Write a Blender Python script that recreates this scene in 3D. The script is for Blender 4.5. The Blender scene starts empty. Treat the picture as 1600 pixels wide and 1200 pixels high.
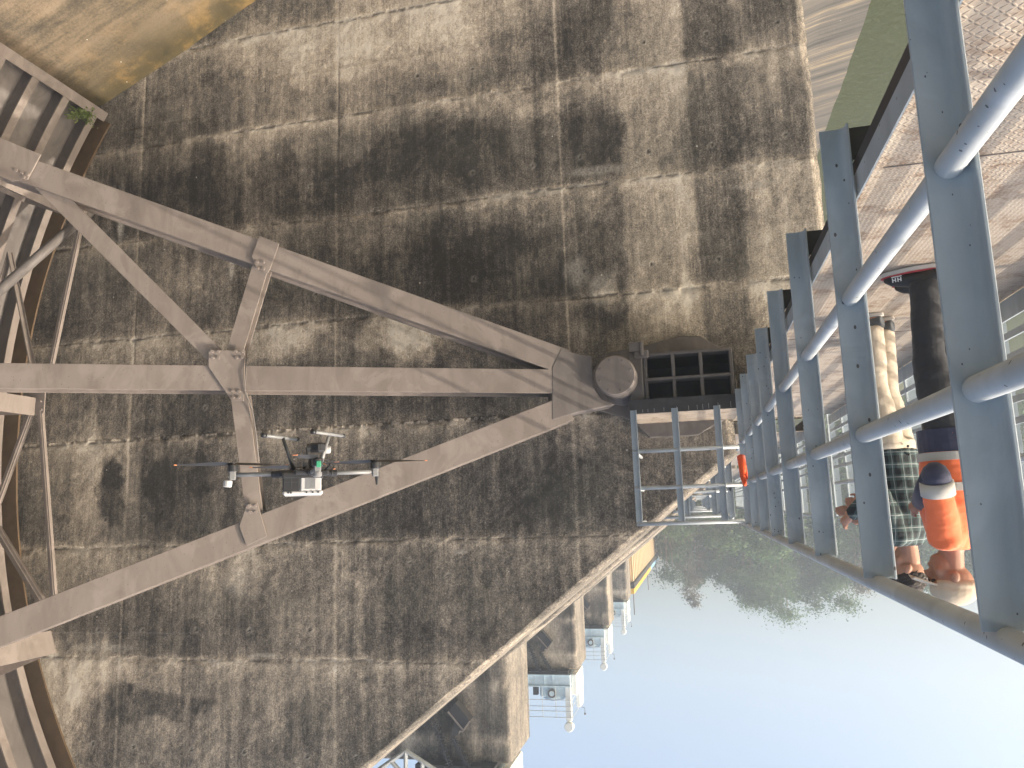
import bpy, math, random
import numpy as np
from mathutils import Vector, Matrix
random.seed(7)
rng = np.random.default_rng(7)
S = bpy.context.scene
COL = S.collection
R_ = math.radians

# ------------------------------------------------------------------ camera (held upside down, low on the platform)
F = 1221.0
CAM = Vector((0, 0, 1.17))
ax_y = Vector((290, 185, F)).normalized()
ax_x = Vector((-5383, 375, F)); ax_x = (ax_x - ax_y * ax_x.dot(ax_y)).normalized()
ax_z = ax_x.cross(ax_y)
ROT = Matrix((ax_x, ax_y, ax_z))            # photo camera axes (right, down, forward) -> world
cam = bpy.data.cameras.new("camera"); co = bpy.data.objects.new("camera", cam); COL.objects.link(co)
cam.sensor_width = 36; cam.lens = 36 * F / 1600; cam.clip_start = .05; cam.clip_end = 3000
r_, u_, b_ = ROT @ Vector((1, 0, 0)), ROT @ Vector((0, -1, 0)), ROT @ Vector((0, 0, -1))
m4 = Matrix((r_, u_, b_)).transposed().to_4x4(); m4.translation = CAM
co.matrix_world = m4
S.camera = co

# ------------------------------------------------------------------ light
SUN_EL, SUN_AZ = R_(28), R_(4)             # low morning sun from downstream (-x), a little from behind the camera (-y)
sdir = Vector((-math.cos(SUN_EL) * math.cos(SUN_AZ), -math.cos(SUN_EL) * math.sin(SUN_AZ), math.sin(SUN_EL)))
sun = bpy.data.lights.new("sun", 'SUN'); sun.energy = 2.5; sun.angle = R_(.55); sun.color = (1, .88, .74)
so = bpy.data.objects.new("sun", sun); COL.objects.link(so)
so.rotation_euler = (-sdir).to_track_quat('-Z', 'Y').to_euler()
W = bpy.data.worlds.new("World"); S.world = W; W.use_nodes = True
wn = W.node_tree; bg = wn.nodes['Background']
sky = wn.nodes.new('ShaderNodeTexSky'); sky.sky_type = 'NISHITA'; sky.sun_disc = False
sky.sun_elevation = SUN_EL; sky.sun_rotation = math.atan2(sdir.x, sdir.y)
sky.air_density = 1.0; sky.dust_density = 7.0; sky.ozone_density = 1.2
wn.links.new(sky.outputs[0], bg.inputs[0]); bg.inputs[1].default_value = .15
S.view_settings.view_transform = 'Standard'; S.view_settings.look = 'None'
S.view_settings.exposure = 1.2; S.view_settings.gamma = 1
S.render.engine = 'CYCLES'
S.cycles.use_denoising = True
S.cycles.max_bounces = 6; S.cycles.volume_bounces = 1
S.cycles.sample_clamp_indirect = 6

def ray(px, py): return ROT @ Vector((px - 800, py - 600, F))
def at(px, py, axis, val):
    d = ray(px, py); k = 'xyz'.index(axis); t = (val - CAM[k]) / d[k]
    return CAM + d * t

# ------------------------------------------------------------------ noise
_T = rng.random((256, 256)).astype(np.float32)
def vn(x, y, s=0):
    x = np.asarray(x, np.float64) + s * 17.31; y = np.asarray(y, np.float64) + s * 9.77
    xi = np.floor(x).astype(int); yi = np.floor(y).astype(int); fx = x - xi; fy = y - yi
    fx = fx * fx * (3 - 2 * fx); fy = fy * fy * (3 - 2 * fy)
    g = lambda i, j: _T[(xi + i) & 255, (yi + j) & 255]
    return (g(0, 0) * (1 - fx) + g(1, 0) * fx) * (1 - fy) + (g(0, 1) * (1 - fx) + g(1, 1) * fx) * fy
def fbm(x, y, s=0, o=4):
    v = 0; a = .5; t = 0
    for k in range(o):
        v = v + a * vn(x * 2 ** k, y * 2 ** k, s + k * 3); t += a; a *= .55
    return v / t

# ------------------------------------------------------------------ materials
def ramp(nt, fac, stops):
    n = nt.nodes.new('ShaderNodeValToRGB'); e = n.color_ramp.elements
    while len(e) < len(stops): e.new(.5)
    for i, (p, c) in enumerate(stops):
        e[i].position = p; e[i].color = (*c, 1) if len(c) == 3 else c
    nt.links.new(fac, n.inputs[0]); return n.outputs[0]
def noise(nt, vec, scale, detail=4, rough=.55, dist=0):
    n = nt.nodes.new('ShaderNodeTexNoise'); n.inputs['Scale'].default_value = scale
    n.inputs['Detail'].default_value = detail; n.inputs['Roughness'].default_value = rough
    n.inputs['Distortion'].default_value = dist
    nt.links.new(vec, n.inputs['Vector']); return n.outputs[0]
def mapv(nt, vec, scale=(1, 1, 1), rot=(0, 0, 0)):
    n = nt.nodes.new('ShaderNodeMapping'); n.inputs['Scale'].default_value = scale; n.inputs['Rotation'].default_value = rot
    nt.links.new(vec, n.inputs[0]); return n.outputs[0]
def math_(nt, op, a, b=None, c=None):
    n = nt.nodes.new('ShaderNodeMath'); n.operation = op
    for i, v in enumerate((a, b, c)):
        if v is None: continue
        if isinstance(v, (int, float)): n.inputs[i].default_value = v
        else: nt.links.new(v, n.inputs[i])
    return n.outputs[0]
def mix(nt, fac, a, b, mode='MIX'):
    n = nt.nodes.new('ShaderNodeMix'); n.data_type = 'RGBA'; n.blend_type = mode
    for sock, v in ((n.inputs[0], fac), (n.inputs[6], a), (n.inputs[7], b)):
        if isinstance(v, (int, float)): sock.default_value = v
        elif isinstance(v, tuple): sock.default_value = (*v, 1)
        else: nt.links.new(v, sock)
    return n.outputs[2]
def bump(nt, h, strength, dist):
    n = nt.nodes.new('ShaderNodeBump'); n.inputs['Strength'].default_value = strength; n.inputs['Distance'].default_value = dist
    nt.links.new(h, n.inputs['Height']); return n.outputs[0]
def newmat(name):
    m = bpy.data.materials.new(name); m.use_nodes = True; nt = m.node_tree
    p = nt.nodes['Principled BSDF']; tc = nt.nodes.new('ShaderNodeTexCoord')
    geo = nt.nodes.new('ShaderNodeNewGeometry')
    return m, nt, p, tc.outputs['Object'], geo.outputs['Position']
def attr(nt, name):
    n = nt.nodes.new('ShaderNodeAttribute'); n.attribute_name = name; return n.outputs['Fac']

def m_concrete():
    m, nt, p, ob, wp = newmat("stained_concrete"); L = nt.links.new
    tone = attr(nt, 'tone'); white = attr(nt, 'white'); rough = attr(nt, 'rough'); crack = attr(nt, 'crack')
    n1 = noise(nt, wp, 9, 5, .62); n2 = noise(nt, wp, 42, 4, .65)
    st = noise(nt, mapv(nt, wp, (13, 13, .7)), 1.6, 4, .6)
    nb = noise(nt, mapv(nt, wp, (1, 1, .5)), 2.6, 5, .65, .6)
    t = math_(nt, 'MULTIPLY_ADD', math_(nt, 'SUBTRACT', n1, .5), .42, tone)
    t = math_(nt, 'MULTIPLY_ADD', math_(nt, 'SUBTRACT', n2, .5), 1.0, t)
    t = math_(nt, 'MULTIPLY_ADD', math_(nt, 'SUBTRACT', noise(nt, wp, 105, 3, .6), .5), .75, t)
    t = math_(nt, 'MULTIPLY_ADD', math_(nt, 'SUBTRACT', st, .5), .34, t)
    t = math_(nt, 'MULTIPLY_ADD', math_(nt, 'SUBTRACT', nb, .5), .26, t)
    mk = ramp(nt, noise(nt, mapv(nt, wp, (1, 1, .75)), 3.4, 9, .72, .35), [(.44, (0,) * 3), (.56, (1,) * 3)])
    t = math_(nt, 'MULTIPLY_ADD', math_(nt, 'SUBTRACT', mk, .5), .07, t)
    mk2 = ramp(nt, noise(nt, mapv(nt, wp, (1, 1, .6)), 13, 7, .75, .2), [(.42, (0,) * 3), (.58, (1,) * 3)])
    t = math_(nt, 'MULTIPLY_ADD', math_(nt, 'SUBTRACT', mk2, .5), .12, t)
    ln = ramp(nt, noise(nt, mapv(nt, wp, (36, 36, .9)), 1, 5, .65), [(.52, (0,) * 3), (.62, (1,) * 3)])
    t = math_(nt, 'MULTIPLY_ADD', ln, .07, t)
    c = ramp(nt, t, [(0, (.040, .038, .036)), (.16, (.080, .073, .065)), (.36, (.158, .143, .124)), (.6, (.335, .292, .236)), (.85, (.56, .488, .392)), (1, (.70, .64, .54))])
    green = noise(nt, wp, .9, 3)
    c = mix(nt, math_(nt, 'MULTIPLY', ramp(nt, green, [(.45, (0, 0, 0)), (.7, (1, 1, 1))]), .16), c, (.12, .125, .10))
    wv = math_(nt, 'MULTIPLY', white, ramp(nt, noise(nt, wp, 30, 3), [(.3, (.25,) * 3), (.6, (1,) * 3)]))
    c = mix(nt, wv, c, (.62, .59, .52))
    # little pale chips and black pits
    v = nt.nodes.new('ShaderNodeTexVoronoi'); v.inputs['Scale'].default_value = 3.1; L(wp, v.inputs['Vector'])
    chip = math_(nt, 'LESS_THAN', v.outputs['Distance'], .045)
    sel = nt.nodes.new('ShaderNodeSeparateColor'); L(v.outputs['Color'], sel.inputs[0])
    chip = math_(nt, 'MULTIPLY', chip, math_(nt, 'GREATER_THAN', sel.outputs[0], .72))
    c = mix(nt, math_(nt, 'MULTIPLY', chip, .75), c, (.6, .57, .5))
    c = mix(nt, crack, c, (.022, .02, .018))
    L(c, p.inputs['Base Color']); p.inputs['Roughness'].default_value = .93; p.inputs['Specular IOR Level'].default_value = .2
    h = math_(nt, 'MULTIPLY_ADD', rough, math_(nt, 'ADD', noise(nt, wp, 60, 5, .7), noise(nt, wp, 17, 3)), math_(nt, 'MULTIPLY', n1, .35))
    h = math_(nt, 'MULTIPLY_ADD', crack, -.5, h)
    L(bump(nt, h, .8, .03), p.inputs['Normal']); return m
def m_chute():
    m, nt, p, ob, wp = newmat("spillway_concrete"); L = nt.links.new
    a = noise(nt, wp, 1.1, 6, .62, .4); b = noise(nt, mapv(nt, wp, (.5, 5, .5)), 1.0, 5, .6, .3); d = noise(nt, wp, 26, 4, .65)
    t = math_(nt, 'MULTIPLY_ADD', a, .55, math_(nt, 'MULTIPLY', b, .5))
    t = math_(nt, 'MULTIPLY_ADD', math_(nt, 'SUBTRACT', d, .5), .3, t)
    c = ramp(nt, t, [(.32, (.04, .035, .028)), (.42, (.08, .068, .052)), (.5, (.145, .116, .082)), (.58, (.22, .172, .12)), (.7, (.28, .225, .162)), (.85, (.33, .285, .22))])
    moss_shade = attr(nt, 'moss_shade')  # moss along the wall, widened and darkened to take in shadow
    mc = ramp(nt, noise(nt, wp, 1.5, 7, .68), [(.3, (.035, .032, .016)), (.52, (.08, .06, .025)), (.66, (.20, .13, .045)), (.8, (.24, .16, .06))])
    c = mix(nt, moss_shade, c, mc)
    st = attr(nt, 'streak')
    sc = ramp(nt, noise(nt, mapv(nt, wp, (.12, 3.4, .12), (0, 0, .12)), 1.0, 6, .62, .5), [(.3, (.045, .045, .042)), (.45, (.10, .092, .08)), (.56, (.13, .118, .10)), (.60, (.27, .215, .14)), (.64, (.11, .10, .085)), (.72, (.15, .135, .11)), (.8, (.30, .25, .17))])
    c = mix(nt, st, c, sc)
    v = nt.nodes.new('ShaderNodeTexVoronoi'); v.inputs['Scale'].default_value = 3.2; L(wp, v.inputs['Vector'])
    c = mix(nt, math_(nt, 'LESS_THAN', v.outputs['Distance'], .03), c, (.7, .68, .62))
    L(c, p.inputs['Base Color']); p.inputs['Roughness'].default_value = .85
    L(bump(nt, math_(nt, 'ADD', d, a), .4, .03), p.inputs['Normal']); return m
def m_water():
    m, nt, p, ob, wp = newmat("green_water"); L = nt.links.new
    p.inputs['Base Color'].default_value = (.062, .070, .027, 1); p.inputs['Roughness'].default_value = .2
    p.inputs['Specular IOR Level'].default_value = .35
    L(bump(nt, noise(nt, wp, 3.5, 6, .65, .8), .6, .12), p.inputs['Normal']); return m
def m_steel(name, col, dirt=(.12, .1, .085), amt=.35, rough=.5, chip=.5, streak=True):
    m, nt, p, ob, wp = newmat(name); L = nt.links.new
    n = noise(nt, mapv(nt, wp, (1, 1, .35)), 3.5, 6, .62, .8); f = noise(nt, wp, 40, 3, .6)
    c = mix(nt, math_(nt, 'MULTIPLY', ramp(nt, n, [(.42, (0,) * 3), (.72, (1,) * 3)]), amt), col, dirt)
    lite = tuple(min(.85, x * 1.28 + .02) for x in col)
    c = mix(nt, math_(nt, 'MULTIPLY', ramp(nt, noise(nt, wp, 1.7, 5, .6, 1.2), [(.53, (0,) * 3), (.62, (1,) * 3)]), .4), c, lite)
    if chip:
        v = nt.nodes.new('ShaderNodeTexVoronoi'); v.inputs['Scale'].default_value = 40; L(mapv(nt, wp, (1, 1, .6)), v.inputs['Vector'])
        s = nt.nodes.new('ShaderNodeSeparateColor'); L(v.outputs['Color'], s.inputs[0])
        k = math_(nt, 'MULTIPLY', math_(nt, 'LESS_THAN', v.outputs['Distance'], math_(nt, 'MULTIPLY', s.outputs[1], .19)), math_(nt, 'GREATER_THAN', s.outputs[0], .5))
        c = mix(nt, math_(nt, 'MULTIPLY', k, chip), c, (.06, .05, .045))
    L(c, p.inputs['Base Color']); p.inputs['Roughness'].default_value = rough; p.inputs['Specular IOR Level'].default_value = .35
    L(bump(nt, math_(nt, 'ADD', n, math_(nt, 'MULTIPLY', f, .3)), .18, .01), p.inputs['Normal']); return m
def m_deck():
    m, nt, p, ob, wp = newmat("rusty_checker_plate"); L = nt.links.new
    # raised lozenges in alternating directions
    def loz(rot, off):
        mp = nt.nodes.new('ShaderNodeMapping'); mp.inputs['Rotation'].default_value = (0, 0, rot); mp.inputs['Location'].default_value = off
        L(wp, mp.inputs[0]); s = nt.nodes.new('ShaderNodeSeparateXYZ'); L(mp.outputs[0], s.inputs[0])
        fx = math_(nt, 'SUBTRACT', math_(nt, 'FRACT', math_(nt, 'MULTIPLY', s.outputs[0], 34)), .5)
        fy = math_(nt, 'SUBTRACT', math_(nt, 'FRACT', math_(nt, 'MULTIPLY', s.outputs[1], 34)), .5)
        d = math_(nt, 'ADD', math_(nt, 'POWER', math_(nt, 'MULTIPLY', fx, 2.4), 2), math_(nt, 'POWER', math_(nt, 'MULTIPLY', fy, 6.5), 2))
        return math_(nt, 'MAXIMUM', math_(nt, 'SUBTRACT', 1, d), 0)
    h = math_(nt, 'MAXIMUM', loz(.785, (0, 0, 0)), loz(-.785, (.0147, .0147, 0)))
    n = noise(nt, wp, 5, 6, .65, .5); n2 = noise(nt, wp, 28, 4, .6)
    c = ramp(nt, math_(nt, 'MULTIPLY_ADD', n2, .4, math_(nt, 'MULTIPLY', n, .7)), [(.36, (.15, .095, .065)), (.45, (.29, .22, .16)), (.54, (.42, .355, .285)), (.8, (.50, .445, .37))])
    c = mix(nt, math_(nt, 'MULTIPLY', h, .25), c, (.25, .17, .12))
    L(c, p.inputs['Base Color']); p.inputs['Roughness'].default_value = .62; p.inputs['Metallic'].default_value = .1
    L(bump(nt, math_(nt, 'MULTIPLY_ADD', n2, .35, h), .8, .004), p.inputs['Normal']); return m
def m_plain(name, col, rough=.7, var=.25, scale=8, metal=0, bumps=.2, bscale=30):
    m, nt, p, ob, wp = newmat(name); L = nt.links.new
    n = noise(nt, ob, scale, 5, .6)
    c = mix(nt, n, tuple(x * (1 - var) for x in col), tuple(min(1, x * (1 + var)) for x in col))
    L(c, p.inputs['Base Color']); p.inputs['Roughness'].default_value = rough; p.inputs['Metallic'].default_value = metal
    if bumps: L(bump(nt, noise(nt, ob, bscale, 4, .6), bumps, .01), p.inputs['Normal'])
    return m
def m_cloth(name, col, var=.2, fold=.5):
    m, nt, p, ob, wp = newmat(name); L = nt.links.new
    n = noise(nt, mapv(nt, ob, (1, 1, .6)), 7, 4, .55, 1.0)
    c = mix(nt, n, tuple(x * (1 - var) for x in col), tuple(min(1, x * (1 + var)) for x in col))
    L(c, p.inputs['Base Color']); p.inputs['Roughness'].default_value = .85; p.inputs['Sheen Weight'].default_value = .15
    L(bump(nt, noise(nt, mapv(nt, ob, (1, 1, 2.2)), 8, 3, .5, .35), fold * .6, .03), p.inputs['Normal']); return m
def m_plaid():
    m, nt, p, ob, wp = newmat("plaid_cloth"); L = nt.links.new
    s = nt.nodes.new('ShaderNodeSeparateXYZ'); L(ob, s.inputs[0])
    def stripes(v, freq, lo, off=0): return math_(nt, 'GREATER_THAN', math_(nt, 'FRACT', math_(nt, 'MULTIPLY_ADD', v, freq, off)), lo)
    xz = math_(nt, 'MULTIPLY_ADD', s.outputs[1], .8, s.outputs[0])
    a = stripes(xz, 13, .55); b = stripes(s.outputs[2], 13, .55)
    c = mix(nt, math_(nt, 'MULTIPLY', math_(nt, 'ADD', a, b), .5), (.008, .014, .018), (.06, .10, .10))
    w = math_(nt, 'MAXIMUM', stripes(xz, 13, .94, .25), stripes(s.outputs[2], 13, .94, .25))
    c = mix(nt, math_(nt, 'MULTIPLY', w, .4), c, (.5, .53, .53))
    L(c, p.inputs['Base Color']); p.inputs['Roughness'].default_value = .85
    L(bump(nt, noise(nt, ob, 9, 3, .5, 1.5), .4, .03), p.inputs['Normal']); return m
def m_leaf(name, c0, c1):
    m, nt, p, ob, wp = newmat(name); L = nt.links.new
    c = ramp(nt, noise(nt, wp, .5, 3), [(.3, c0), (.7, c1)])
    L(c, p.inputs['Base Color']); p.inputs['Roughness'].default_value = .6
    tr = nt.nodes.new('ShaderNodeBsdfTranslucent'); L(c, tr.inputs[0]); ms = nt.nodes.new('ShaderNodeMixShader'); ms.inputs[0].default_value = .3
    L(p.outputs[0], ms.inputs[1]); L(tr.outputs[0], ms.inputs[2]); L(ms.outputs[0], nt.nodes['Material Output'].inputs[0]); return m

M = {}
M['conc'] = m_concrete(); M['chute'] = m_chute(); M['water'] = m_water(); M['deck'] = m_deck()
M['rail'] = m_steel("pale_blue_grey_paint", (.36, .41, .44), (.18, .195, .205), .45, .45, .9)
M["tube"] = m_steel("pale_grey_pipe_paint", (.43, .465, .48), (.25, .26, .265), .35, .45, .8)
M['gate'] = m_steel("dusty_grey_brown_paint", (.225, .192, .170), (.13, .108, .092), .6, .6, .6)
M['hubm'] = m_steel('shaded_brown_paint', (.15, .132, .122), (.07, .06, .054), .5, .6, .5)  # darker paint that carries the shade on hub, yoke and rib webs
M['brk'] = m_steel("grimy_and_shaded_grey_paint", (.155, .14, .13), (.05, .045, .042), .5, .6, .4)  # grime on the bracket; on the gate skin its darkness is painted shade
M['dark'] = m_steel("dark_grimy_and_shaded_steel", (.045, .045, .048), (.02, .018, .016), .4, .55, 0)  # dark steel; also paints the shade inside the bracket and under the hoists
M['rust'] = m_plain("rusty_seal_plate", (.10, .065, .035), .8, .5, 5)
M['hoist'] = m_steel("pale_hoist_paint", (.50, .62, .68), (.3, .33, .33), .3, .5, 0)
M['hwhite'] = m_plain("white_hoist_paint", (.74, .76, .73), .5, .08)
M['yellow'] = m_plain("yellow_paint", (.62, .38, .05), .5, .15)
M['bluep'] = m_plain("light_blue_paint", (.22, .42, .62), .5, .15)
M['bank'] = m_plain("scrubby_earth", (.115, .12, .06), .95, .5, .25, 0, .6, 2)
M['under'] = m_plain("undergrowth_green", (.06, .08, .035), .95, .5, .4, 0, 1, 2)
M['bark'] = m_plain("grey_bark", (.14, .11, .08), .9, .3, 6)
M['leafa'] = m_leaf("olive_foliage", (.04, .095, .03), (.11, .18, .055))
M['leafb'] = m_leaf("deep_green_foliage", (.022, .062, .026), (.06, .115, .042))
M['leafc'] = m_leaf("dry_foliage", (.09, .085, .05), (.13, .115, .07))
M['tuft'] = m_leaf("tuft_foliage", (.09, .14, .035), (.36, .42, .15))
M['skin'] = m_plain("skin", (.42, .22, .145), .55, .08, 12, 0, .05)
M['skin2'] = m_plain("tanned_skin", (.33, .17, .11), .55, .1, 12, 0, .05)
M['hair'] = m_plain("dark_brown_hair", (.035, .026, .022), .6, .5, 60, 0, .8, 120)
M['orange'] = m_cloth("orange_hi_vis_cloth", (.80, .17, .06), .1, .55)
M['band'] = m_cloth("grey_reflective_tape", (.42, .41, .38), .08, .2)
M['navy'] = m_cloth("navy_cloth", (.03, .035, .07), .2)
M['black'] = m_cloth("black_trouser_cloth", (.022, .024, .028), .3, .7)
M['beige'] = m_cloth("beige_trouser_cloth", (.56, .49, .385), .06, .6)
M['cap'] = m_cloth("beige_cap_cloth", (.52, .43, .32), .15)
M['lilac'] = m_cloth("lilac_shirt_cloth", (.55, .55, .68), .08)
M['jeans'] = m_cloth("dark_blue_denim", (.035, .05, .085), .2)
M['plaid'] = m_plaid()
M['shoe'] = m_plain("black_shoe_leather", (.02, .02, .021), .5, .2, 20)
M['shoeg'] = m_plain("grey_shoe_fabric", (.10, .11, .12), .8, .2, 30)
M['sole'] = m_plain("pale_shoe_sole", (.62, .58, .52), .7, .08)
M['pink'] = m_plain("red_sole_line", (.5, .06, .07), .7, .1)
M['blue'] = m_plain("blue_laces", (.06, .2, .42), .7, .1)
M['white'] = m_plain("white_print", (.8, .8, .8), .6, .02)
M['d_grey'] = m_plain("drone_grey_plastic", (.20, .205, .21), .4, .06, 20, 0, 0)
M['d_dark'] = m_plain("drone_dark_plastic", (.03, .031, .034), .35, .15, 20, 0, 0)
M['d_lite'] = m_plain("drone_sunlit_silver_plastic", (.46, .46, .46), .35, .05, 20, 0, 0)
M['d_carb'] = m_plain("carbon_tube", (.055, .057, .06), .3, .2, 40, 0, 0)
M['d_green'] = m_plain("green_status_light_cover", (.05, .28, .16), .3, .05, 20, 0, 0)
M['d_tip'] = m_plain("orange_propeller_tip", (.75, .28, .12), .5, .05, 20, 0, 0)
M['glass'] = m_plain("lens_glass", (.01, .01, .015), .05, .1, 20, 0, 0)
M['rag'] = m_cloth("bright_orange_cloth", (.85, .10, .02), .25, 1)

# ------------------------------------------------------------------ mesh helper
def thing(name, label, cat, loc, group=None, rotz=0):
    o = bpy.data.objects.new(name, None); COL.objects.link(o); o.empty_display_size = .2
    o.location = loc; o.rotation_euler = (0, 0, rotz); tag(o, label, cat, group); return o
def tag(o, label=None, cat=None, group=None, kind=None):
    if label: o['label'] = label
    if cat: o['category'] = cat
    if group: o['group'] = group
    if kind: o['kind'] = kind
    return o
def root_loc(o):
    v = Vector((0, 0, 0))
    while o is not None: v += o.location; o = o.parent
    return v
class MB:
    def __init__(s): s.v = []; s.f = []
    def add(s, vs, fs):
        b = len(s.v); s.v += [Vector(v) for v in vs]; s.f += [[b + i for i in f] for f in fs]; return s
    def box(s, c, d, rot=None):
        x, y, z = d[0] / 2, d[1] / 2, d[2] / 2; c = Vector(c)
        P = [Vector(p) for p in ((-x, -y, -z), (x, -y, -z), (x, y, -z), (-x, y, -z), (-x, -y, z), (x, -y, z), (x, y, z), (-x, y, z))]
        if rot is not None: P = [rot @ p for p in P]
        return s.add([c + p for p in P], [(0, 3, 2, 1), (4, 5, 6, 7), (0, 1, 5, 4), (1, 2, 6, 5), (2, 3, 7, 6), (3, 0, 4, 7)])
    def span(s, a, b):
        a, b = Vector(a), Vector(b); return s.box((a + b) / 2, [abs(t) for t in (b - a)])
    def beam(s, p, q, w, h, up=(0, 0, 1), off=(0, 0)):          # w across 'side', h along 'up'
        p, q = Vector(p), Vector(q); d = (q - p); l = d.length; d.normalize()
        si = d.cross(Vector(up)).normalized(); u = si.cross(d)
        return s.box((p + q) / 2 + si * off[0] + u * off[1], (w, l, h), Matrix((si, d, u)).transposed())
    def tube(s, pts, r, n=10, cap=True):
        pts = [Vector(p) for p in pts]; k = len(pts); rs = r if isinstance(r, (list, tuple)) else [r] * k
        d0 = (pts[1] - pts[0]).normalized(); u = d0.orthogonal().normalized(); b = len(s.v); vs = []
        for i, p in enumerate(pts):
            d = (pts[min(i + 1, k - 1)] - pts[max(i - 1, 0)]).normalized()
            u = (u - d * u.dot(d)).normalized(); w = d.cross(u)
            for j in range(n):
                a = 2 * math.pi * j / n; vs.append(p + (u * math.cos(a) + w * math.sin(a)) * rs[i])
        fs = [(i * n + j, i * n + (j + 1) % n, (i + 1) * n + (j + 1) % n, (i + 1) * n + j) for i in range(k - 1) for j in range(n)]
        if cap: fs += [list(range(n))[::-1], [(k - 1) * n + j for j in range(n)]]
        return s.add(vs, fs)
    def ball(s, c, r, n=12, m=8, rot=None):
        r = (r, r, r) if isinstance(r, (int, float)) else r; c = Vector(c); vs = []; fs = []
        for i in range(m + 1):
            th = math.pi * i / m
            for j in range(n):
                a = 2 * math.pi * j / n
                p = Vector((r[0] * math.sin(th) * math.cos(a), r[1] * math.sin(th) * math.sin(a), r[2] * math.cos(th)))
                vs.append(c + (rot @ p if rot is not None else p))
        for i in range(m):
            for j in range(n): fs.append((i * n + j, (i + 1) * n + j, (i + 1) * n + (j + 1) % n, i * n + (j + 1) % n))
        return s.add(vs, fs)
    def prism(s, poly, vec):
        vec = Vector(vec); n = len(poly); P = [Vector(p) for p in poly]
        return s.add(P + [p + vec for p in P], [list(range(n))[::-1], list(range(n, 2 * n))] + [(i, (i + 1) % n, n + (i + 1) % n, n + i) for i in range(n)])
    def loft(s, rings):
        n = len(rings[0]); k = len(rings)
        return s.add([p for r in rings for p in r], [(i * n + j, i * n + (j + 1) % n, (i + 1) * n + (j + 1) % n, (i + 1) * n + j) for i in range(k - 1) for j in range(n)] + [list(range(n))[::-1], [(k - 1) * n + j for j in range(n)]])
    def build(s, name, mat, parent=None, smooth=False, bevel=0, local=False, remesh=0, sm=0):
        L = Vector((0, 0, 0)) if (parent is None or local) else root_loc(parent)
        me = bpy.data.meshes.new(name); me.from_pydata([tuple(v - L) for v in s.v], [], s.f); me.update()
        import bmesh
        bm = bmesh.new(); bm.from_mesh(me); bmesh.ops.recalc_face_normals(bm, faces=bm.faces)
        if bevel: bmesh.ops.bevel(bm, geom=[e for e in bm.edges if len(e.link_faces) == 2 and e.calc_face_angle(0) > .6], offset=bevel, segments=1, affect='EDGES', clamp_overlap=True)
        bm.to_mesh(me); bm.free()
        o = bpy.data.objects.new(name, me); COL.objects.link(o)
        if remesh:
            r = o.modifiers.new('r', 'REMESH'); r.mode = 'VOXEL'; r.voxel_size = remesh
            if sm:
                q = o.modifiers.new('s', 'SMOOTH'); q.iterations = sm; q.factor = .5
            dg = bpy.context.evaluated_depsgraph_get(); me2 = bpy.data.meshes.new_from_object(o.evaluated_get(dg)); me2.name = name
            o.modifiers.clear(); o.data = me2; me = me2; smooth = True
        if smooth: me.polygons.foreach_set('use_smooth', [True] * len(me.polygons))
        me.materials.clear(); me.materials.append(M[mat] if isinstance(mat, str) else mat)
        if parent is not None: o.parent = parent
        return o
def copy_tree(o, parent=None):
    c = o.copy(); COL.objects.link(c); c.parent = parent
    for ch in [x for x in bpy.data.objects if x.parent is o]: copy_tree(ch, c)
    return c

# ------------------------------------------------------------------ the setting: water, chute, bank
YA, BAY, TH = 11.67, 15.26, 3.1                 # near face of the nearest pier, bay pitch, pier thickness
ZW = -13.0
def grid_mesh(name, xs, ys, zf, mat, attrs=()):
    nx, ny = len(xs), len(ys); Xg, Yg = np.meshgrid(xs, ys); Zg = zf(Xg, Yg)
    me = bpy.data.meshes.new(name); me.vertices.add(nx * ny)
    me.vertices.foreach_set('co', np.stack([Xg, Yg, Zg], -1).astype(np.float32).ravel())
    i = np.arange(nx * ny).reshape(ny, nx); q = np.stack([i[:-1, :-1], i[:-1, 1:], i[1:, 1:], i[1:, :-1]], -1).reshape(-1, 4)
    me.loops.add(q.size); me.loops.foreach_set('vertex_index', q.ravel()); me.polygons.add(len(q))
    me.polygons.foreach_set('loop_start', np.arange(len(q)) * 4); me.update(calc_edges=True); me.validate()
    me.polygons.foreach_set('use_smooth', [True] * len(q))
    for an, fn in attrs:
        a = me.attributes.new(an, 'FLOAT', 'POINT'); a.data.foreach_set('value', fn(Xg, Yg, Zg).astype(np.float32).ravel())
    o = bpy.data.objects.new(name, me); COL.objects.link(o); me.materials.append(M[mat]); return o
wo = grid_mesh('river_water', np.linspace(-170, 40, 22), np.linspace(-40, 200, 25), lambda x, y: 0 * x + ZW, 'water'); tag(wo, kind='structure')
prof = np.array([(-9, -13.5), (-7, -13.2), (-5.85, -13.0), (-4.5, -12.75), (-2.5, -12.1), (0, -11.3), (2, -10.55), (4.5, -9.5), (7.24, -8.17), (9, -7.28), (10.56, -6.55), (11.4, -6.25), (12.6, -6.1), (16, -6.1)])
def chz(x): return np.interp(x, prof[:, 0], prof[:, 1])
ych = np.concatenate([np.linspace(-4, YA, 90), np.linspace(YA + .4, 84, 150)])
co_ = grid_mesh('spillway_chute', np.linspace(-9, 16, 130), ych, lambda x, y: chz(x) + .03 * (fbm(x * .8, y * .8, 3) - .5), 'chute', [
    ('moss_shade', lambda x, y, z: np.clip(np.exp(-np.abs(YA - .1 - y) / .8) * (y < YA + .1) * (.6 + .8 * fbm(x * 1.5, y * 1.5, 5)) * 1.25, 0, 1)),
    ('streak', lambda x, y, z: np.clip((YA + 1 - x * 0 < y) * np.clip((3 - x) / 3, 0, 1), 0, 1))])
tag(co_, kind='structure')
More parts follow.
